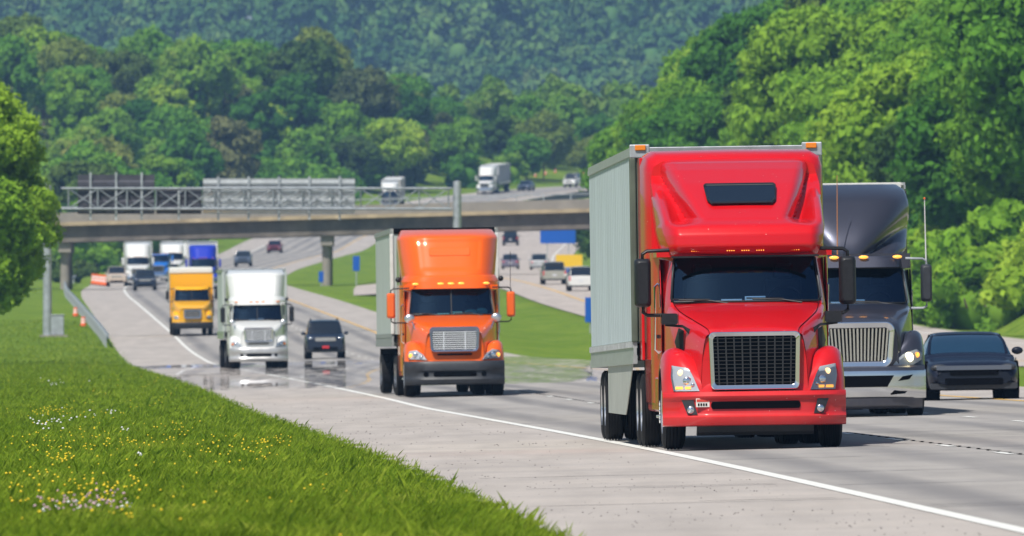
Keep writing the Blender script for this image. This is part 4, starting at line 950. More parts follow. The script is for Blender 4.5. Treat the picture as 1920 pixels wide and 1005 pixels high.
# ---------------- red
def red_extra(r, S, m):
    fy = fy_of(S)
    # bumper with intake and fog lamps
    prof = [(.35, .33), (.16, .315), (.10, .33), (.075, .38), (.07, .44), (.10, .465), (.115, .50), (.10, .66), (.07, .685), (.06, .72), (.10, .775), (.3, .785)]
    b = bumper_loft(r, m, S, prof, 1.23, .42); yb_ = lambda x: .42 * (abs(x) / 1.23) ** 4
    patch_poly(rrect(-.60, .60, .545, .645, .02, 3), lambda x, z: .096 + yb_(x), .05, 4, 16).build('air_intake', gap, b)
    mb = MB(); [mb.box(x - .006, x + .006, .112, .13, .55, .64) for x in np.linspace(-.5, .5, 9)]; mb.build('intake_bars', black_plastic, b)
    for s in (-1, 1):
        P = [(.80, .69), (1.02, .70), (.94, .475), (.745, .475)] if s > 0 else [(.72, .475), (.78, .475), (.80, .475), (.98, .70)]
        P = [(.80, .475), (.925, .475), (1.03, .70), (.86, .70)] if s > 0 else [(.72, .475), (.87, .475), (.98, .695), (.82, .695)]
        P = [(.80, .475), (.93, .475), (1.02, .70), (.86, .70)]
        P = [(s * (x - .02), z) for x, z in P][::s]
        f = patch_poly(P, lambda x, z: .088 + yb_(x), .05).build('fog_lamp_panel', dark_plastic, b)
        MB().ball((s * .865, .09 + yb_(.86), .54), (.055, .03, .055), 14, 8).build('fog_lamp', clear if False else chrome, f, smooth=180)
    MB().box(-.80, -.62, .085 + yb_(.7), .10 + yb_(.7), .575, .69).build('permit_sticker', mat('sticker_white', (.7, .66, .62), .5), b)
    k = ALLK[b.name][-1]; MB().box(-.79, -.63, .08 + yb_(.7), .0845 + yb_(.7), .645, .68).build('sticker_stripe', mat('sticker_red', (.6, .05, .03), .5), k)
    mb = MB(); [mb.box(-.775 + i * .034, -.753 + i * .034, .08 + yb_(.7), .0845 + yb_(.7), .59, .625) for i in range(4)]; mb.build('sticker_text', gap, k)
    bumper_loft(r, black_plastic, S, [(.5, .2), (.28, .19), (.16, .24), (.14, .33), (.3, .36)], .78, .1, name='air_dam')
    # grille
    out = rrect(-.615, .615, .80, 1.575, .07, 5, .035); inn = rrect(-.555, .555, .865, 1.515, .05, 5, .035)
    g = MB().ring(poly(out, .20), poly(inn, .215), (0, .07, 0)).build('grille_frame', chrome, r, bev=.012)
    MB().prism(poly(inn, .262), (0, .01, 0)).build('grille_backing', gap, g); mesh_bars(-.55, .55, .87, 1.51, 10, 13, .225, .009, .035).build('grille_mesh', mat('grille_wire', (.05, .052, .056), .35, .5), g)
    P = [(.745, .79), (1.085, .79), (1.115, .98), (1.10, 1.135), (.90, 1.13), (.83, 1.0)]
    for s in (-1, 1):
        headlight(r, s, P, fy, [(.985, 1.035, .042, warm_lit), (.90, .925, .062, chrome), (.83, .87, .03, chrome)], (.86, 1.06, .815, .85))
    # intake mesh beside the hood
    for s in (-1, 1):
        MB().prism([(s * .90, 1.18, 1.60), (s * .97, 1.22, 1.64), (s * 1.02, 1.4, 1.45), (s * .96, 1.2, 1.22), (s * .90, 1.12, 1.30)][::s], (0, .03, 0)).build('air_inlet', black_plastic, r)
        # hood mirror
        e = MB().surf([[(s * x, y, z) for x, z in rrect(-.12, .12, -.085, .085, .03, 2) + [rrect(-.12, .12, -.085, .085, .03, 2)[0]]] for y in (-.09, -.07, .05)], 5, 20).build('hood_mirror', black_plastic, r, smooth=45); e.location = (s * 1.10, 1.0, 1.76)
        MB().prism(poly(rrect(-.11, .11, -.075, .075, .03, 3), -.088), (0, .02, 0)).build('mirror_cap', black_plastic, e); MB().prism(poly(rrect(-.11, .11, -.075, .075, .03, 3), .04), (0, .008, 0)).build('mirror_glass', chrome, e)
        MB().prism([(s * 1.16, .98, 1.665), (s * 1.16, .98, 1.69), (s * .93, .98, 1.68), (s * .76, .92, 1.58), (s * .73, .9, 1.42), (s * .78, .92, 1.47), (s * .92, .98, 1.64)][::s], (0, .05, 0)).build('hood_mirror_bracket', black_plastic, r)
        mb = MB(); [mb.lathe_x([(0, 0), (0, .045), (.05, .05), (.05, 0)], 12, (s * 1.2, 2.4 + .0 * i, .40 + .06 * i)) for i in range(6)]; mb.build('step_tread', chrome, r, smooth=40)
    for s in (-1, 1):      # panel seams of the hood
        MB().tube([(s * (row[2][0] + .02), row[2][1], row[2][2] + .002) for row in S['hood']], .0045, 5, smooth=14).build('hood_seam', gap, r)
    # roof fairing
    yc = lambda z: float(ip(z, [2.60, 2.66, 2.74, 2.9, 3.02, 3.12, 3.3, 3.6, 3.8, 3.9, 3.97], [2.52, 2.36, 2.30, 2.32, 2.42, 2.62, 3.08, 3.85, 4.45, 4.85, 5.5]))
    xd = lambda z: float(ip(z, [2.9, 3.05, 3.12, 3.5, 3.9, 4.0], [1.2, .80, .70, .88, 1.03, 1.03])); w = lambda z: float(ip(z, [2.6, 2.66, 2.8, 3.0, 3.3, 3.6, 3.9, 3.97], [.97, 1.01, 1.07, 1.11, 1.14, 1.155, 1.12, 1.09]))
    ys = lambda z: float(ip(z, [2.9, 3.0, 3.1, 3.25, 3.4, 3.55, 3.62], [2.32, 2.42, 2.68, 3.2, 3.85, 4.7, 5.5])); 
    def y_of(x, z):
        a = abs(x); base = yc(z) + .10 * (a / 1.1) ** 2 + .55 * max(0, (a - .88) / .25) ** 2.2 * (z < 3.1) 
        if z < 3.0: return base
        dome = yc(z) + .08 * a * a + (.6 * max(0, (a - xd(z) + .2) / .2) ** 2 if a > xd(z) - .2 else 0) + max(0, a - xd(z)) * 7
        e = w(z) - a; strake = ys(z) + .10 + 5 * max(0, .0 + (w(z) - .13) - a) + .5 * max(0, (.07 - e) / .07) ** 2
        v = -math.log(math.exp(-3.5 * min(dome, 5.6)) + math.exp(-3.5 * min(strake, 5.6))) / 3.5 + .10; v = min(v, yc(z) + 1.1 + .0 * a, 5.6); k = float(sm(3.0, 3.1, z)); return base * (1 - k) + v * k
    zz = list(np.linspace(2.60, 3.1, 20)) + list(np.linspace(3.115, 3.97, 60)); relief('roof_fairing', m, r, zz, lambda x, z: y_of(x, z), zz, w, 5.75, 101, smooth=60)
    P = [(-.40, 3.33), (.40, 3.33), (.455, 3.38), (.48, 3.55), (.45, 3.575), (-.45, 3.575), (-.48, 3.55), (-.455, 3.38)]
    sr = MB().prism([(x, yc(z) + .08 * x * x - .03, z) for x, z in P], (0, .06, .02)).build('skylight', dark_glass, r)
    MB().ring([(x * 1.03, yc(z) + .08 * x * x - .028, z + (.012 if z > 3.45 else -.012)) for x, z in P], [(x, yc(z) + .08 * x * x - .034, z) for x, z in P], (0, .05, .02)).build('skylight_seal', black_plastic, sr)
    # collar behind the dome
    G_ = []
    for y, hw, zt in ((5.35, 1.14, 3.93), (5.45, 1.2, 4.0), (5.7, 1.235, 4.05), (6.75, 1.245, 4.09)):
        G_.append([(-hw, y, 2.6), (-hw, y, 3.3), (-hw, y, zt - .2), (-hw + .04, y, zt - .07), (-hw + .16, y, zt), (0, y, zt + .012), (hw - .16, y, zt), (hw - .04, y, zt - .07), (hw, y, zt - .2), (hw, y, 3.3), (hw, y, 2.6)])
    mb = MB().grid(np.array(G_)); mb.add([tuple(p) for p in G_[0]], [tuple(range(11))]); mb.add([tuple(p) for p in G_[-1]], [tuple(range(11))]); mb.build('roof_collar', m, r, smooth=40)
    MB().box(-1.19, 1.19, 2.75, 6.7, 2.60, 2.7).build('roof_deck', m, r)
    MB().box(-1.0, 1.0, 2.42, 2.46, 2.585, 2.61).build('sun_visor', black_plastic, r)
    for x in (-.68, -.2, .0, .2, .68):
        mb = MB(); [mb.ball((x - .045 + .03 * i, 2.345 + .11 * x * x, 2.675), (.009, .012, .007), 6, 4) for i in range(4)]; mb.build('marker_light', amber_lit, r)
    # side extenders
    for s in (-1, 1): MB().box(s * 1.225 - .02, s * 1.225 + .02, 6.6, 7.25, 1.2, 4.0).build('side_extender', m if s < 0 else m, r, bev=.01)
red_truck = semi('semi_truck', dict(m=red, extra=red_extra, fz=1.37, fw=1.23, mir_m=black_plastic, mx=1.39, mz=2.255, my=2.55, mw=.23, mh=.66, ar=.026, ty=7.6, drive=(7.0, 8.3), axf=1.42,
    side_m=grey_side, ribs=True, front_m=dark_front, post_m=dark_front, tilt=R(.33), tz1=4.16, tz0=1.15, axles=(12.0, 13.25), rivets=True, trim=alu, rail_m=mat('rail_aluminium', (.42, .44, .45), .4, .5, noise=.2)),
    'shiny red semi truck with tall roof fairing pulling a grey ribbed trailer')
def skirt(root, y0, y1, m, cut=2.6, z1=1.26, z0=.42):
    for s in (-1, 1):
        t = MB().prism([(s * 1.285, y0, z1), (s * 1.285, y0 + .8, z1 - .25), (s * 1.285, y0 + cut, z0 + .1), (s * 1.285, y0 + cut + .5, z0), (s * 1.285, y1, z0), (s * 1.285, y1, z1)], (s * .012, 0, 0)).build('trailer_skirt', m, root)
        MB().ball((s * 1.3, y1 - .6, z1 - .12), (.03, .06, .04), 8, 5).build('side_marker', amber, t, smooth=180)
skirt(red_truck, 8.3, 17.6, mat('skirt_grey', (.40, .42, .38), .6, noise=.12, nscale=2))

def put(o, x, d, yaw_f, scale=None, extra=0.0, dz=0.0):
    yw = yaw_f(d + 6) + extra; z = float(H(x, d + 1.4)); o.rotation_mode = 'ZYX' if False else 'XYZ'
    p = pitch(x, d, yw); roll = -math.atan(CS) * .62
    M = Matrix.Rotation(yw, 4, 'Z') @ Matrix.Rotation(p, 4, 'X') @ Matrix.Rotation(roll, 4, 'Y')
    o.rotation_euler = M.to_euler(); o.location = (x, d, z - math.tan(p) * 1.4 + dz)
    if scale: o.scale = (scale,) * 3
put(red_truck, 3.275, 189.0, yaw1, extra=0.002)

# ---------------- generic fairings and fronts
def round_fairing(r, m, z0, z1, w0, w1, y0, slope, yb=6.7, pw=3.2, recess=None, visor=None, name='roof_fairing', top=.12):
    zz = list(np.linspace(z0, z1 - top * 1.8, 22)) + list(z1 - top * 1.8 + top * 1.8 * np.sin(np.linspace(.15, math.pi / 2, 9)))
    w = lambda z: float(ip(z, [z0, z0 + .15, (z0 + z1) / 2, z1 - .2, z1], [w0 * .98, w0, (w0 + w1) / 2 + .01, w1, w1 - .10]))
    def y_of(x, z):
        u = abs(x) / w(z); t = (z - z0) / (z1 - z0); y = y0 + slope * (z - z0) + .8 * u ** pw + 1.1 * max(0, (t - .82) / .18) ** 2
        if recess:
            xr, za, zb = recess; e = float(sm(0, .08, xr * (1 - .12 * (1 - t)) - abs(x)) * sm(za, za + .08, z) * sm(zb, zb - .1, z)); y += .03 * e
        return y
    return relief(name, m, r, zz, y_of, zz, w, yb, 61, smooth=60)
def columbia(chrome_b=False):
    def f(r, S, m):
        fy = fy_of(S)
        bm = S.get('bump_m', dark_plastic); prof = [(.4, .30), (.16, .29), (.09, .33), (.06, .42), (.08, .46), (.10, .50), (.10, .60), (.06, .64), (.05, .80), (.09, .855), (.3, .865)]
        b = bumper_loft(r, bm, S, prof, 1.21, .40); yb_ = lambda x: .40 * (abs(x) / 1.21) ** 4
        patch_poly(rrect(-.52, .52, .49, .61, .03, 3), lambda x, z: .085 + yb_(x), .05, 4, 14).build('air_intake', gap, b)
        for s in (-1, 1): MB().prism(poly(shift(rrect(-.06, .06, -.06, .06, .05, 4), s * .70, .55), lambda x, z: .085 + yb_(x)), (0, .05, 0)).build('fog_lamp', gap, b)
        MB().prism(poly(rrect(-.42, .42, 1.0, 1.045, .02, 3), .262), (0, .02, 0)).build('lower_grille_slot', gap, r)
        out = rrect(-.61, .61, 1.09, 1.69, .10, 6, .05); inn = rrect(-.54, .54, 1.13, 1.585, .07, 6, .05)
        g = MB().ring(poly(out, .19), poly(inn, .205), (0, .10, 0)).build('grille_frame', mat('grille_chrome_blue', (.28, .32, .42), .22, .9) if S.get('blue_grille') else chrome, r, bev=.012)
        MB().prism(poly(inn, .27), (0, .02, 0)).build('grille_backing', gap, g)
        mb = MB(); [mb.box(-.53, .53, .215, .24, z, z + .024) for z in np.linspace(1.15, 1.55, 9)]; [mb.box(x - .012, x + .012, .205, .25, 1.135, 1.58) for x in (-.26, .26)]; mb.build('grille_bars', bright_chrome, g)
        P = [(.66, .89), (1.10, .90), (1.13, 1.02), (1.08, 1.12), (.92, 1.14), (.78, 1.05)]
        for s in (-1, 1):
            headlight(r, s, P, fy, [(1.05, 1.0, .06, amber_lit if S.get('lit') else amber), (.93, 1.0, .075, chrome), (.80, .96, .055, chrome)], None)
            e = MB().ball((0, 0, 0), (.13, .06, .11), 14, 9).build('fender_mirror', alu, r, smooth=180); e.location = (s * 1.05, 1.35, 1.90)
            MB().tube([(s * 1.0, 1.35, 1.85), (s * .90, 1.25, 1.6), (s * .86, 1.2, 1.45)], .014, 6).build('fender_mirror_arm', chrome, r)
            MB().ball((0, 0, 0), (.07, .07, .07), 10, 7).build('horn', black_plastic, r, smooth=180); ALLK[r.name][-1].location = (s * 1.25, 3.6, 2.85)
            MB().lathe_z([(0, 0), (0, .075), (2.6, .075), (2.6, 0)], 12, (s * 1.12, 6.95, 1.3)).build('exhaust_stack', chrome, r, smooth=40)
        z1 = S.get('rz', 4.06)
        round_fairing(r, m, 2.62, 2.98, 1.17, 1.19, 2.46, .35, pw=6, name='roof_visor', top=.02, yb=3.6)
        round_fairing(r, m, 2.9, z1, 1.12, 1.2, 2.75, .62, pw=5, recess=(.82, 3.05, 3.85))
        MB().prism([(x, 2.75 + .62 * (z - 2.9) + .015, z) for x, z in rrect(-.5, .5, 3.42, 3.62, .04, 3)], (0, .05, 0)).build('fairing_emboss', m, r, bev=.015)
        marker_row(r, (-.86, -.25, 0, .25, .86), 2.50, 2.74, .17, .055, amber_lit if S.get('lit') else amber, .12)
        MB().box(-1.15, 1.15, 2.75, 6.7, 2.60, 2.7).build('roof_deck', m, r)
        if S.get('antenna'):
            MB().tube([(1.45, 2.6, 2.6), (1.46, 2.62, 3.5)], .008, 5).build('antenna', black_plastic, r)
    return f
orange_truck = semi('semi_truck', dict(m=orange, extra=columbia(), fz=1.35, fw=1.21, split=True, mir_m=orange, mx=1.46, mz=2.22, mw=.21, mh=.62, arm_m=black_plastic, ar=.018, blue_grille=True, paper_m=paper_green, lit=True, antenna=True,
    ty=7.5, side_m=pale_side, tz1=4.13, head_m=gap, post_m=white_trim, rail_m=mat('rail_grey', (.28, .30, .30), .5, .3, noise=.2), tilt=R(.1)),
    'bright orange semi truck with orange mirrors pulling a pale box trailer')
put(orange_truck, -1.36, 341.0, yaw1, extra=.002)
white_semi = semi('semi_truck', dict(m=white_p, extra=columbia(), fz=1.35, fw=1.21, split=True, mir_m=black_plastic, mx=1.42, mz=2.22, mw=.2, mh=.62, bump_m=mat('silver_bumper', (.5, .5, .5), .35, .5, noise=.1), ty=7.5, side_m=pale_side, tz1=4.13, post_m=pale_side),
    'white semi truck with chrome grille just left of the dark SUV')
x_, d_, _ = G(486, 580); put(white_semi, x_, 580, yaw1)

# ---------------- charcoal truck
HOOD_B = [[(0, .22, 1.64), (.4, .23, 1.63), (.62, .27, 1.58), (.70, .34, 1.42), (.72, .4, 1.1), (.74, .44, .80)],
          [(0, .5, 1.73), (.4, .5, 1.72), (.68, .5, 1.66), (.78, .5, 1.52), (.8, .5, 1.2), (.82, .5, .82)],
          [(0, 1.1, 1.87), (.45, 1.1, 1.86), (.80, 1.1, 1.79), (.9, 1.1, 1.66), (.92, 1.1, 1.3), (.94, 1.1, .9)],
          [(0, 1.7, 1.96), (.5, 1.7, 1.95), (.92, 1.7, 1.88), (1.0, 1.7, 1.76), (1.02, 1.7, 1.4), (1.03, 1.7, .9)],
          [(0, 2.26, 2.0), (.5, 2.29, 1.995), (.96, 2.40, 1.96), (1.07, 2.45, 1.86), (1.09, 2.4, 1.5), (1.1, 2.4, .9)]]
def pro_extra(r, S, m):
    fy = fy_of(S)
    prof = [(.4, .33), (.14, .32), (.08, .36), (.05, .45), (.07, .55), (.05, .68), (.07, .80), (.25, .82)]
    b = bumper_loft(r, chrome, S, prof, 1.20, .42); yb_ = lambda x: .42 * (abs(x) / 1.2) ** 4
    bumper_loft(r, m, S, [(.4, .14), (.2, .14), (.12, .2), (.10, .33), (.4, .34)], 1.14, .4, name='bumper_lower_trim')
    bumper_loft(r, m, S, [(.35, .80), (.12, .805), (.13, .86), (.2, .90), (.4, .9)], 1.19, .46, name='bumper_upper_trim')
    patch_poly([(-.62, .72), (-.50, .52), (.50, .52), (.62, .72)], lambda x, z: .040 + yb_(x), .05, 6, 14).build('air_intake', gap, b)
    for s in (-1, 1):
        patch_poly([(s * .70, .62), (s * .88, .63), (s * .96, .73), (s * .80, .72)], lambda x, z: .040 + yb_(x), .05, 5, 6).build('bumper_opening', gap, b)
        patch_poly([(s * .56, .38), (s * .80, .39), (s * .86, .45), (s * .62, .46)], lambda x, z: .045 + yb_(x), .05, 5, 6).build('bumper_slot', gap, b)
    out = rrect(-.66, .66, .86, 1.66, .17, 7, .10); inn = rrect(-.56, .56, .97, 1.55, .08, 7, .10)
    g = MB().ring(poly(out, .17), poly(inn, .19), (0, .12, 0)).build('grille_frame', chrome, r, bev=.02); MB().prism(poly(inn, .27), (0, .02, 0)).build('grille_backing', gap, g)
    mb = MB()
    for x in np.linspace(-.53, .53, 17): mb.beam((x, .21, 1.545), (x * .9, .21, .975), .034 if abs(x) < .01 else .017, .03)
    mb.build('grille_bars', chrome, g)
    P = [(.62, .90), (.98, .90), (1.13, .98), (1.15, 1.10), (1.05, 1.17), (.82, 1.10), (.70, 1.0)]
    for s in (-1, 1): headlight(r, s, P, fy, [(.90, 1.03, .085, bright_lit), (1.05, 1.07, .05, amber_lit)], None)
    round_fairing(r, m, 2.62, 2.86, 1.12, 1.10, 2.45, .5, pw=7, name='roof_visor', top=.03, yb=3.6)
    # bulbous dome with a shoulder crease
    w = lambda z: float(ip(z, [2.84, 2.95, 3.3, 3.7, 4.0, 4.10], [.98, 1.10, 1.17, 1.18, 1.12, 1.0]))
    def y_of(x, z):
        u = abs(x) / w(z); t = (z - 2.84) / 1.26; dome = 2.75 + 1.1 * t ** 1.6 + .9 * max(0, t - .75) ** 2 * 10; k = (x / (.35 + .95 * t)) ** 2; return min(dome + .35 * k * k * .5 + .5 * u ** 4, 2.9 + 2.6 * t + .7 * u ** 6)
    zz = list(np.linspace(2.84, 3.95, 30)) + [4.0, 4.04, 4.07, 4.09, 4.10]; relief('roof_fairing', m, r, zz, y_of, zz, w, 6.7, 61, smooth=60)
    MB().box(-1.1, 1.1, 2.75, 6.7, 2.60, 2.86).build('roof_deck', m, r)
    marker_row(r, (-.86, -.26, 0, .26, .86), 2.48, 2.80, .17, .06, amber_lit, .12)
    a = MB(); a.tube([(-.2, 2.5, 2.85), (-.18, 2.6, 4.25)], [.012, .006], 5); a.build('antenna', mat('copper_whip', (.4, .16, .06), .5), r)
    a = MB(); a.tube([(1.37, 2.62, 2.6), (1.36, 2.64, 3.8)], [.014, .008], 5); a.build('antenna', white_trim, r); k = ALLK[r.name][-1]; MB().ball((1.36, 2.64, 3.82), .02, 6, 5).build('antenna_tip', orange_pl, k)
grey_truck = semi('semi_truck', dict(m=charcoal, hood=HOOD_B, extra=pro_extra, fz=1.50, fw=1.20, mir_m=dark_plastic, mx=1.37, mz=2.33, mw=.20, mh=.66, my=2.6, arm_m=steel, ar=.022, ty=7.5, side_m=dark_front, front_m=dark_front, tz1=4.16, post_m=mat('post_black', (.03, .035, .03), .6), head_m=white_trim),
    'dark charcoal metallic semi truck with lit headlight behind the red truck')
put(grey_truck, 6.06, 246.5, yaw1, extra=0.0)

# ---------------- yellow box truck
def box_truck():
    S = dict(m=yellow_p, hood=HOOD_A, yb=4.3, ty=5.0, fz=1.42, fw=1.16, wf=1.02, ws=1.08, ys=3.7, mir_m=black_plastic, mx=1.38, mz=2.3, mw=.18, mh=.5, drive=(7.6,), split=True, paper=False)
    r = empty('box_truck'); tag(r, 'yellow box truck with a white roof cap, left of the white semi truck', 'box truck'); m = S['m']; fy = fy_of(S)
    cab_shell(r, m, S); hood(r, m, S); front_panel(r, m, S)
    for s in (-1, 1):
        fender(r, m, s, S); mirror_arm(r, s, S); headlight(r, s, [(.78, .98), (1.04, .98), (1.06, 1.14), (.82, 1.16)], fy, [(.93, 1.06, .07, chrome)], None)
    mb = MB(); mb.box(-.47, -.38, .9, 9.5, .78, 1.02); mb.box(.38, .47, .9, 9.5, .78, 1.02); mb.box(-.9, .9, 1.35, 1.49, .42, .56); mb.tube([(-1, 7.6, .5), (1, 7.6, .5)], .09, 8); mb.build('chassis', chassis, r)
    for s in (-1, 1): wheel(r, s * 1.0, 1.42, .5, .27, white_trim, side=s); dual(r, s * 1.08, 7.6, s, .5, white_trim)
    bumper_loft(r, black_plastic, S, [(.3, .42), (.1, .42), (.06, .5), (.06, .7), (.1, .78), (.3, .79)], 1.16, .2)
    out = rrect(-.5, .5, 1.0, 1.5, .08, 5, .03); inn = rrect(-.43, .43, 1.07, 1.43, .05, 5, .03); g = MB().ring(poly(out, .20), poly(inn, .21), (0, .07, 0)).build('grille_frame', mat('grille_grey_blue', (.2, .26, .36), .4, .5), r); MB().prism(poly(inn, .262), (0, .01, 0)).build('grille_backing', gap, g); mesh_bars(-.42, .42, 1.08, 1.42, 6, 5, .225, .02).build('grille_mesh', chrome, g)
    round_fairing(r, m, 2.60, 2.76, 1.05, 1.0, 2.5, 1.0, pw=5, name='cab_visor', top=.03, yb=4.2)
    b = MB().box(-1.25, 1.25, 4.5, 10.2, 1.05, 3.50).build('cargo_box', m, r, bev=.03); MB().box(-1.24, 1.24, 4.45, 10.2, 3.50, 3.86).build('roof_cap', white_p, b, bev=.08)
    for s in (-1, 1):
        MB().box(s * 1.25 - .03, s * 1.25 + .03, 4.46, 4.6, 1.05, 3.5).build('corner_trim', steel, b); MB().box(s * 1.252 - .006, s * 1.252 + .006, 4.7, 10.1, 1.1, 3.45).build('side_panel', white_p, b)
    MB().box(-1.2, 1.2, 10.2, 10.24, 1.05, 3.5).build('rear_door', white_p, b)
    return r
yt = box_truck(); x_, d_, _ = G(364, 800); put(yt, x_, 797, yaw1)

# ---------------- trucks beyond: lighter kit of the same parts
def plain_extra(o):
    def f(r, S, m):
        fy = fy_of(S); bm = S.get('bump_m', chrome); bumper_loft(r, bm, S, [(.35, .32), (.12, .32), (.06, .45), (.06, .7), (.1, .84), (.3, .86)], 1.2, .35)
        out = rrect(-.6, .6, .95, 1.62, .08, 4); inn = rrect(-.52, .52, 1.02, 1.55, .05, 4); g = MB().ring(poly(out, .19), poly(inn, .2), (0, .1, 0)).build('grille_frame', chrome, r); MB().prism(poly(inn, .26), (0, .02, 0)).build('grille_backing', gap, g)
        mesh_bars(-.5, .5, 1.03, 1.54, 5, 8, .215, .02).build('grille_bars', chrome, g)
        for s in (-1, 1): headlight(r, s, [(.78, .9), (1.06, .9), (1.08, 1.1), (.82, 1.1)], fy, [(.94, 1.0, .08, chrome)], None)
        if o.get('fair', True):
            round_fairing(r, S.get('fm', m), 2.68, S.get('rz', 4.0), 1.12, 1.16, 2.6, .75, pw=4, recess=o.get('rec'), top=o.get('top', .12))
            if o.get('oval'): MB().prism([(.42 * math.cos(a), 2.62 + .75 * (3.55 + .17 * math.sin(a) - 2.68), 3.55 + .17 * math.sin(a)) for a in np.linspace(0, 2 * math.pi, 20, endpoint=False)], (0, .04, 0)).build('fairing_emblem_panel', back_grey, r)
        MB().box(-1.1, 1.1, 2.75, S['yb'] - .05, 2.60, 2.72).build('roof_deck', m, r); marker_row(r, (-.8, -.25, 0, .25, .8), 2.58, 2.72, .15, .05, amber, .1)
    return f
far1 = semi('semi_truck', dict(m=white_p, extra=plain_extra(dict(oval=True)), fz=1.4, mir_m=white_p, mw=.2, side_m=pale_side, tz1=4.1, post_m=white_trim), 'white semi truck with a grey oval on its fairing, beneath the overpass')
x_, d_, _ = G(259, 1325); put(far1, x_, 1325, yaw1)
far2 = semi('semi_truck', dict(m=white_p, extra=plain_extra(dict()), fz=1.4, rz=3.6, mir_m=black_plastic, mw=.2, side_m=pale_side, tz1=3.75, post_m=white_trim), 'white semi truck half hidden between the far white truck and the blue-topped truck')
x_, d_, _ = G(323, 1400); put(far2, x_, 1400, yaw1)
blue_semi = semi('semi_truck', dict(m=blue_p, extra=plain_extra(dict(top=.3)), fz=1.4, rz=3.85, mir_m=blue_p, mw=.2, side_m=white_p, tz1=4.14, post_m=white_trim), 'semi truck with a deep blue roof fairing behind the yellow box truck')
x_, d_, _ = G(383, 1195); put(blue_semi, x_, 1195, yaw1, extra=.01)
hill1 = semi('semi_truck', dict(m=white_p, extra=plain_extra(dict()), fz=1.4, mir_m=white_p, mw=.2, side_m=mat('hill_trailer_grey', (.33, .34, .38), .6, noise=.1), tz1=4.1, post_m=white_trim), 'distant white semi truck showing its trailer side on the hill road above the overpass')
x_, d_, _ = G(908, 2050); put(hill1, x_, 2050, yaw1, extra=.10)
hill2 = semi('semi_truck', dict(m=charcoal, fm=white_p, extra=plain_extra(dict()), fz=1.4, rz=3.9, mir_m=charcoal, mw=.2, side_m=mat('hill_trailer_beige', (.45, .42, .38), .6, noise=.1), tz1=4.1, post_m=white_trim, bump_m=chrome), 'distant dark semi truck with a pale roof just right of the silver sign panels')
x_, d_, _ = G(729, 1972); put(hill2, x_, 1972, yaw1, extra=.12)
bob = semi('semi_truck', dict(m=sky_blue, extra=plain_extra(dict(fair=False)), fz=1.4, mir_m=sky_blue, mw=.2, day=True, ty=6.9), 'bright blue truck cab half hidden behind the dark blue SUV under the overpass')
x_, d_, _ = G(296, 1372); put(bob, x_, 1372, yaw1)
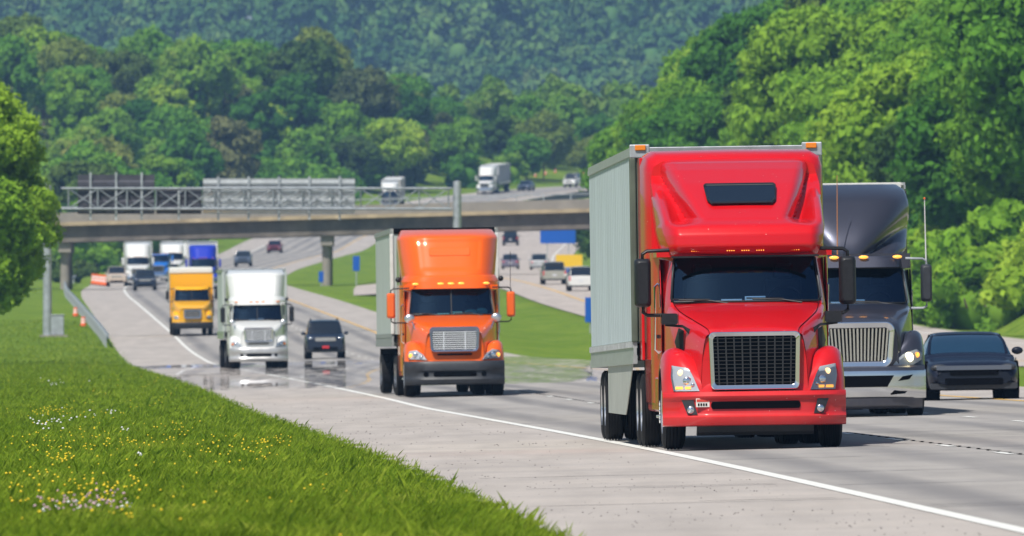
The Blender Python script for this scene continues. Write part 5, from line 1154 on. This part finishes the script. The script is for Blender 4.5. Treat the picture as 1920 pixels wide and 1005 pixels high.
# ------------------------------------------------------------------ cars
tail = lamp_mat('tail_lamp', (.5, .01, .01), .3); plate_m = mat('number_plate', (.6, .62, .66), .4); plate_red = mat('front_plate_red', (.55, .03, .04), .4)
def car(name, m, label, L=4.7, W_=1.84, h=1.45, belt=.92, hoodz=.82, kind='sedan', cat='car', group=None, facing=True, chrome_g=False, wr=.33, lamp=chrome, rack=False, plate=None, trim=None, gray_band=None):
    """y = 0 is the end nearest the camera: the nose when facing, else the tail"""
    r = empty(name); tag(r, label, cat, group); w = W_ / 2; suv = kind in ('suv', 'van', 'pickup'); z0 = .20 if not suv else .32
    F_ = lambda y: y if facing else L - y     # y measured from the nose
    # body stations from the nose: y, half width factor, top z
    if kind == 'sport': st = [(0, .80, .58), (.12, .90, .70), (.45, .97, .78), (1.3, 1, .86), (1.75, 1, belt), (3.4, 1, belt + .02), (4.2, .99, belt + .02), (L - .15, .93, belt - .02), (L, .86, .80)]
    elif suv: st = [(0, .86, hoodz - .14), (.08, .93, hoodz - .04), (.3, .98, hoodz + .02), (1.1, 1, hoodz + .09), (1.35, 1, belt), (L - .4, 1, belt), (L - .1, .97, belt - .02), (L, .93, belt - .08)]
    else: st = [(0, .82, hoodz - .16), (.12, .92, hoodz - .06), (.4, .98, hoodz), (1.2, 1, hoodz + .07), (1.45, 1, belt), (3.6, 1, belt), (L - .5, .99, belt), (L - .08, .93, belt - .05), (L, .88, belt - .14)]
    C = []
    for y, f, zt in st:
        a = w * f; zb = z0 + (.12 if y < .2 or y > L - .2 else 0)
        C.append([(0, F_(y), zb), (a * .8, F_(y), zb), (a * .96, F_(y), zb + .05), (a * 1.0, F_(y), (zb + zt) / 2), (a * .985, F_(y), zt - .12), (a * .90, F_(y), zt - .03), (a * .5, F_(y), zt + .015), (0, F_(y), zt + .02)])
    full = [[(-x, y, z) for x, y, z in row[1:][::-1]] + row for row in C]; full = [row + [] for row in full]
    mb = MB().surf(full, 40, 36); nn = 36
    for row in (full[0], full[-1]): mb.add([tuple(q) for q in row], [tuple(range(len(row)))])
    body = mb.build('body', m, r, smooth=45)
    yw0, yw1 = {'sport': (1.75, 4.1), 'sedan': (1.45, 3.9), 'suv': (1.3, L - .12), 'van': (1.0, L - .1), 'pickup': (1.4, 3.3), 'hatch': (1.35, L - .2)}[kind]
    rk = .75 if kind in ('sport', 'sedan') else .5; rb = .85 if kind in ('sport', 'sedan') else .22
    ry0, ry1 = yw0 + rk, yw1 - rb
    sec = [(yw0, .90, belt - .02), (yw0 + rk * .5, .86, belt + (h - belt) * .56), (ry0, .78, h - .05), ((ry0 + ry1) / 2, .78, h), (ry1, .78, h - .04), (yw1 - rb * .4, .84, belt + (h - belt) * .5), (yw1, .88, belt - .02)]
    # greenhouse of dark glass with body coloured roof and pillars
    g = []
    for y, f, zt in sec:
        wb = w * .93; wt = w * f * .93; g.append([(-wb, F_(y), belt - .03), (-(wb + wt) / 2 - .01, F_(y), (belt + zt) / 2), (-wt, F_(y), zt - .03), (-wt * .7, F_(y), zt), (0, F_(y), zt + .012), (wt * .7, F_(y), zt), (wt, F_(y), zt - .03), ((wb + wt) / 2 + .01, F_(y), (belt + zt) / 2), (wb, F_(y), belt - .03)])
    gh = MB().surf(g, 30, 33).build('windows', dark_glass if kind != 'sport' else blue_glass, r, smooth=60)
    rf = [[(x * 1.005, y, z + .008) for x, y, z in row[2:7]] for row in g[2:5]]; MB().surf(rf, 14, 16).build('roof', m, r, smooth=50, solid=.012)
    for s in (-1, 1):
        cols = [2 if s < 0 else 6, 1 if s < 0 else 7, 0 if s < 0 else 8]
        for (i0, i1) in ((0, 2), (4, 6)):
            pts = [tuple(Vector(g[i][cols[0] if i in (2, 4) else (cols[0])]) * 1) for i in range(i0, i1 + 1)]
            pts = [(p[0] * 1.0, p[1], p[2]) for p in pts]; MB().tube([(s * w * .87, F_(sec[i][0]), sec[i][2] - .02 if 0 < i < 6 else belt) if 0 else pts[k] for k, i in enumerate(range(i0, i1 + 1))], .035, 6, smooth=7).build('pillar', m, r, smooth=60)
        ym = (ry0 + ry1) / 2; MB().prism([(s * w * .885, F_(ym - .04), belt - .02), (s * w * .885, F_(ym + .05), belt - .02), (s * w * .74, F_(ym + .05), h - .03), (s * w * .74, F_(ym - .04), h - .03)], (s * .03, 0, 0)).build('door_pillar', gap, r)
        e = MB().ball((0, 0, 0), (.12, .07, .08), 12, 8).build('wing_mirror', m, r, smooth=180); e.location = (s * (w + .08), F_(yw0 + .35), belt + .04)
        for yy in (.95 if L > 4.5 else .85, L - 1.0):
            MB().lathe_x([(s * (w - .30), 0), (s * (w - .30), wr + .06), (s * (w + .004), wr + .07), (s * (w + .004), 0)], 24, (0, F_(yy), wr)).build('wheel_arch', gap, r)
            wheel(r, s * (w - .10), F_(yy), wr, .22, alu, side=s)
            k = ALLK[r.name][-1]
        MB().box(s * w - .012, s * w + .008, min(F_(1.4), F_(1.4 + .0) - .0), F_(1.4) + .01, z0 + .2, belt - .1).build('door_seam', gap, r)
    # ends
    for end in ('nose', 'tail'):
        near = (end == 'nose') == facing; y0 = 0 if near else L; sg = -1 if near else 1
        for s in (-1, 1):
            zc = (hoodz - .12 if kind != 'sport' else .66) if end == 'nose' else belt - .22
            hh, ww = (.075, .17) if end == 'nose' else ((.22, .07) if suv else (.08, .17)); xx = w * (.74 if end == 'nose' or not suv else .86)
            yy = y0 - sg * (.10 if end == 'nose' else .05)
            MB().ball((0, 0, 0), (ww, .09, hh), 12, 8).build('headlight' if end == 'nose' else 'tail_light', lamp if end == 'nose' else tail, r, smooth=180); ALLK[r.name][-1].location = (s * xx, yy, zc)
        if end == 'nose':
            gz = (hoodz - .16) if kind != 'sport' else .60
            gr_ = MB().prism(poly(rrect(-w * .52, w * .52, gz - .10, gz + .07, .04, 3), y0 + sg * .012), (0, -sg * .1, 0)).build('grille', chrome if chrome_g else gap, r)
            lo = MB().prism(poly(rrect(-w * .62, w * .62, z0 + .10, z0 + .24, .03, 3), y0 + sg * .010), (0, -sg * .1, 0)).build('lower_grille', gap, r)
            if gray_band: MB().prism(poly(rrect(-w * .8, w * .8, .61, .70, .02, 3), y0 + sg * .03), (0, -sg * .1, 0)).build('nose_band', gray_band, r)
        else:
            MB().prism(poly(rrect(-.16, .16, belt - .42, belt - .28, .01, 2), y0 + sg * .014), (0, -sg * .05, 0)).build('number_plate', plate_m, r)
            if suv or kind == 'hatch':
                MB().prism(poly(rrect(-w * .66, w * .66, belt + .03, h - .14, .05, 3), lambda x, z: y0 - sg * (.10 + .22 * (z - belt) / (h - belt)) + sg * .03), (0, -sg * .04, 0)).build('rear_window', dark_glass, r)
        MB().prism(poly(rrect(-w * .93, w * .93, z0 + .02, z0 + .14, .04, 3), y0 - sg * .04), (0, -sg * .2, 0)).build('bumper_trim', trim or dark_plastic, r)
    if plate: MB().box(-.16, .16, -.03, -.012, .50, .62).build('front_plate', plate, r)
    if rack:
        for s in (-1, 1): MB().tube([(s * w * .68, ry0 + .1, h), (s * w * .68, ry0 + .2, h + .07), (s * w * .68, ry1 - .2, h + .07), (s * w * .68, ry1 - .1, h)], .022, 6).build('roof_rail', black_plastic, r)
    return r
black_p = paint('black_paint', (.004, .007, .02), dust=.03, coat=.4); navy = paint('navy_paint', (.008, .018, .04), dust=.08, coat=.5); pewter = paint('pewter_paint', (.40, .40, .35), .3); silver = paint('silver_paint', (.48, .50, .52), .4); maroon = paint('dark_red_paint', (.16, .01, .03)); slate = paint('slate_blue_paint', (.07, .10, .16), .2); mauve = paint('grey_violet_paint', (.16, .15, .22), .3)
def put_car(o, px, d, yf, extra=0): x = (px - 960) * d / F; put(o, x, d, yf, extra=extra)
c1 = car('sports_car', black_p, 'low black sports car at the right edge beside the charcoal truck', L=4.85, W_=1.92, h=1.37, belt=.95, kind='sport', wr=.36, gray_band=mat('nose_band_grey', (.12, .14, .18), .35, .4), lamp=dark_plastic)
put_car(c1, 1827, 289, yaw1)
c2 = car('suv', navy, 'dark blue SUV with a red front plate between the white and orange trucks', L=4.6, W_=1.86, h=1.82, belt=1.16, hoodz=1.10, kind='suv', cat='suv', wr=.38, rack=True, plate=plate_red, chrome_g=True)
put_car(c2, 611, 668, yaw1)
c3 = car('suv', navy, 'dark blue SUV directly in front of the far white truck under the overpass', L=4.8, W_=1.98, h=1.78, belt=1.14, hoodz=1.08, kind='suv', cat='suv', wr=.38, chrome_g=True)
put_car(c3, 272, 1215, yaw1)
c4 = car('pickup_truck', cream_p, 'cream pickup with dark windows on the shoulder left of the far white truck', L=5.2, W_=1.95, h=1.85, belt=1.16, hoodz=1.12, kind='pickup', cat='pickup truck', wr=.38, chrome_g=True)
put_car(c4, 219, 1318, yaw1)
c5 = car('suv', slate, 'slate blue SUV under the overpass right of the blue-topped truck', L=4.7, W_=1.9, h=1.7, belt=1.1, hoodz=1.0, kind='suv', cat='suv', wr=.37); put_car(c5, 455, 1560, yaw1)
c6 = car('car', maroon, 'dark red car on the upper road seen under the middle of the overpass', L=4.6, W_=1.85, h=1.5, belt=.95, kind='sedan'); put_car(c6, 514, 1770, yaw1)
c7 = car('minivan', pewter, 'pewter minivan driving away on the opposite road beside the white SUV', L=5.0, W_=1.95, h=1.75, belt=1.08, hoodz=.95, kind='van', cat='minivan', facing=False, wr=.34); put_car(c7, 1040, 1100, yaw2)
c8 = car('suv', white_p, 'white SUV driving away next to the red truck trailer', L=4.8, W_=1.95, h=1.82, belt=1.15, hoodz=1.05, kind='suv', cat='suv', facing=False, wr=.38); put_car(c8, 1090, 1050, yaw2)
c9 = car('car', mauve, 'grey-violet hatchback with red tail lights right of the orange truck roof', L=4.3, W_=1.85, h=1.55, belt=.98, hoodz=.9, kind='hatch', facing=False); put_car(c9, 957, 1465, yaw2)
c10 = car('car', silver, 'bright silver hatchback driving away below the blue service sign', L=4.4, W_=1.88, h=1.6, belt=1.0, hoodz=.9, kind='hatch', facing=False); put_car(c10, 1011, 1440, yaw2)
c11 = car('suv', black_p, 'dark SUV just under the overpass edge above the orange truck right corner', L=4.7, W_=1.95, h=1.8, belt=1.1, hoodz=1.0, kind='suv', cat='suv', facing=False, wr=.38); put_car(c11, 957, 1735, yaw2)
c12 = car('car', slate, 'blue car behind the distant white truck on the hill road', L=4.6, W_=1.85, h=1.5, belt=.95, kind='sedan'); put_car(c12, 980, 2070, yaw1)
c13 = car('van', white_p, 'white van at the top of the hill road by the orange barrels', L=5.2, W_=2.0, h=2.1, belt=1.25, hoodz=1.1, kind='van', cat='van', wr=.36); put_car(c13, 1067, 2100, yaw1)
# things of one group that share a look are told apart by their order in the photo
def order_labels():
    D_ = {}
    for o in SC.collection.objects:
        if o.parent is None and o.get('group') and o.get('label'): D_.setdefault(o['label'], []).append(o)
    ordn = lambda k: {1: 'first', 2: 'second', 3: 'third', 4: 'fourth', 5: 'fifth'}.get(k, f"{k}{'th' if k % 100 in (11, 12, 13) else {1: 'st', 2: 'nd', 3: 'rd'}.get(k % 10, 'th')}")
    for lab, L in D_.items():
        if len(L) > 1:
            L.sort(key=lambda o: o.location.x / o.location.y)
            for i, o in enumerate(L): o['label'] = f'{lab}, {ordn(i + 1)} from left'
order_labels()
# ------------------------------------------------------------------ air
def haze():
    n = N('haze_air'); n.t.nodes.remove(n.b); v = n.n('VolumePrincipled'); v.inputs['Color'].default_value = (.34, .60, 1, 1); v.inputs['Density'].default_value = HAZE; v.inputs['Anisotropy'].default_value = .1
    n.l(v.outputs[0], n.t.nodes['Material Output'].inputs['Volume']); o = MB().box(-900, 2400, -60, 9300, -3, 420).build('haze', n.m); tag(o, kind='stuff')
HAZE = 1.0e-4
haze()
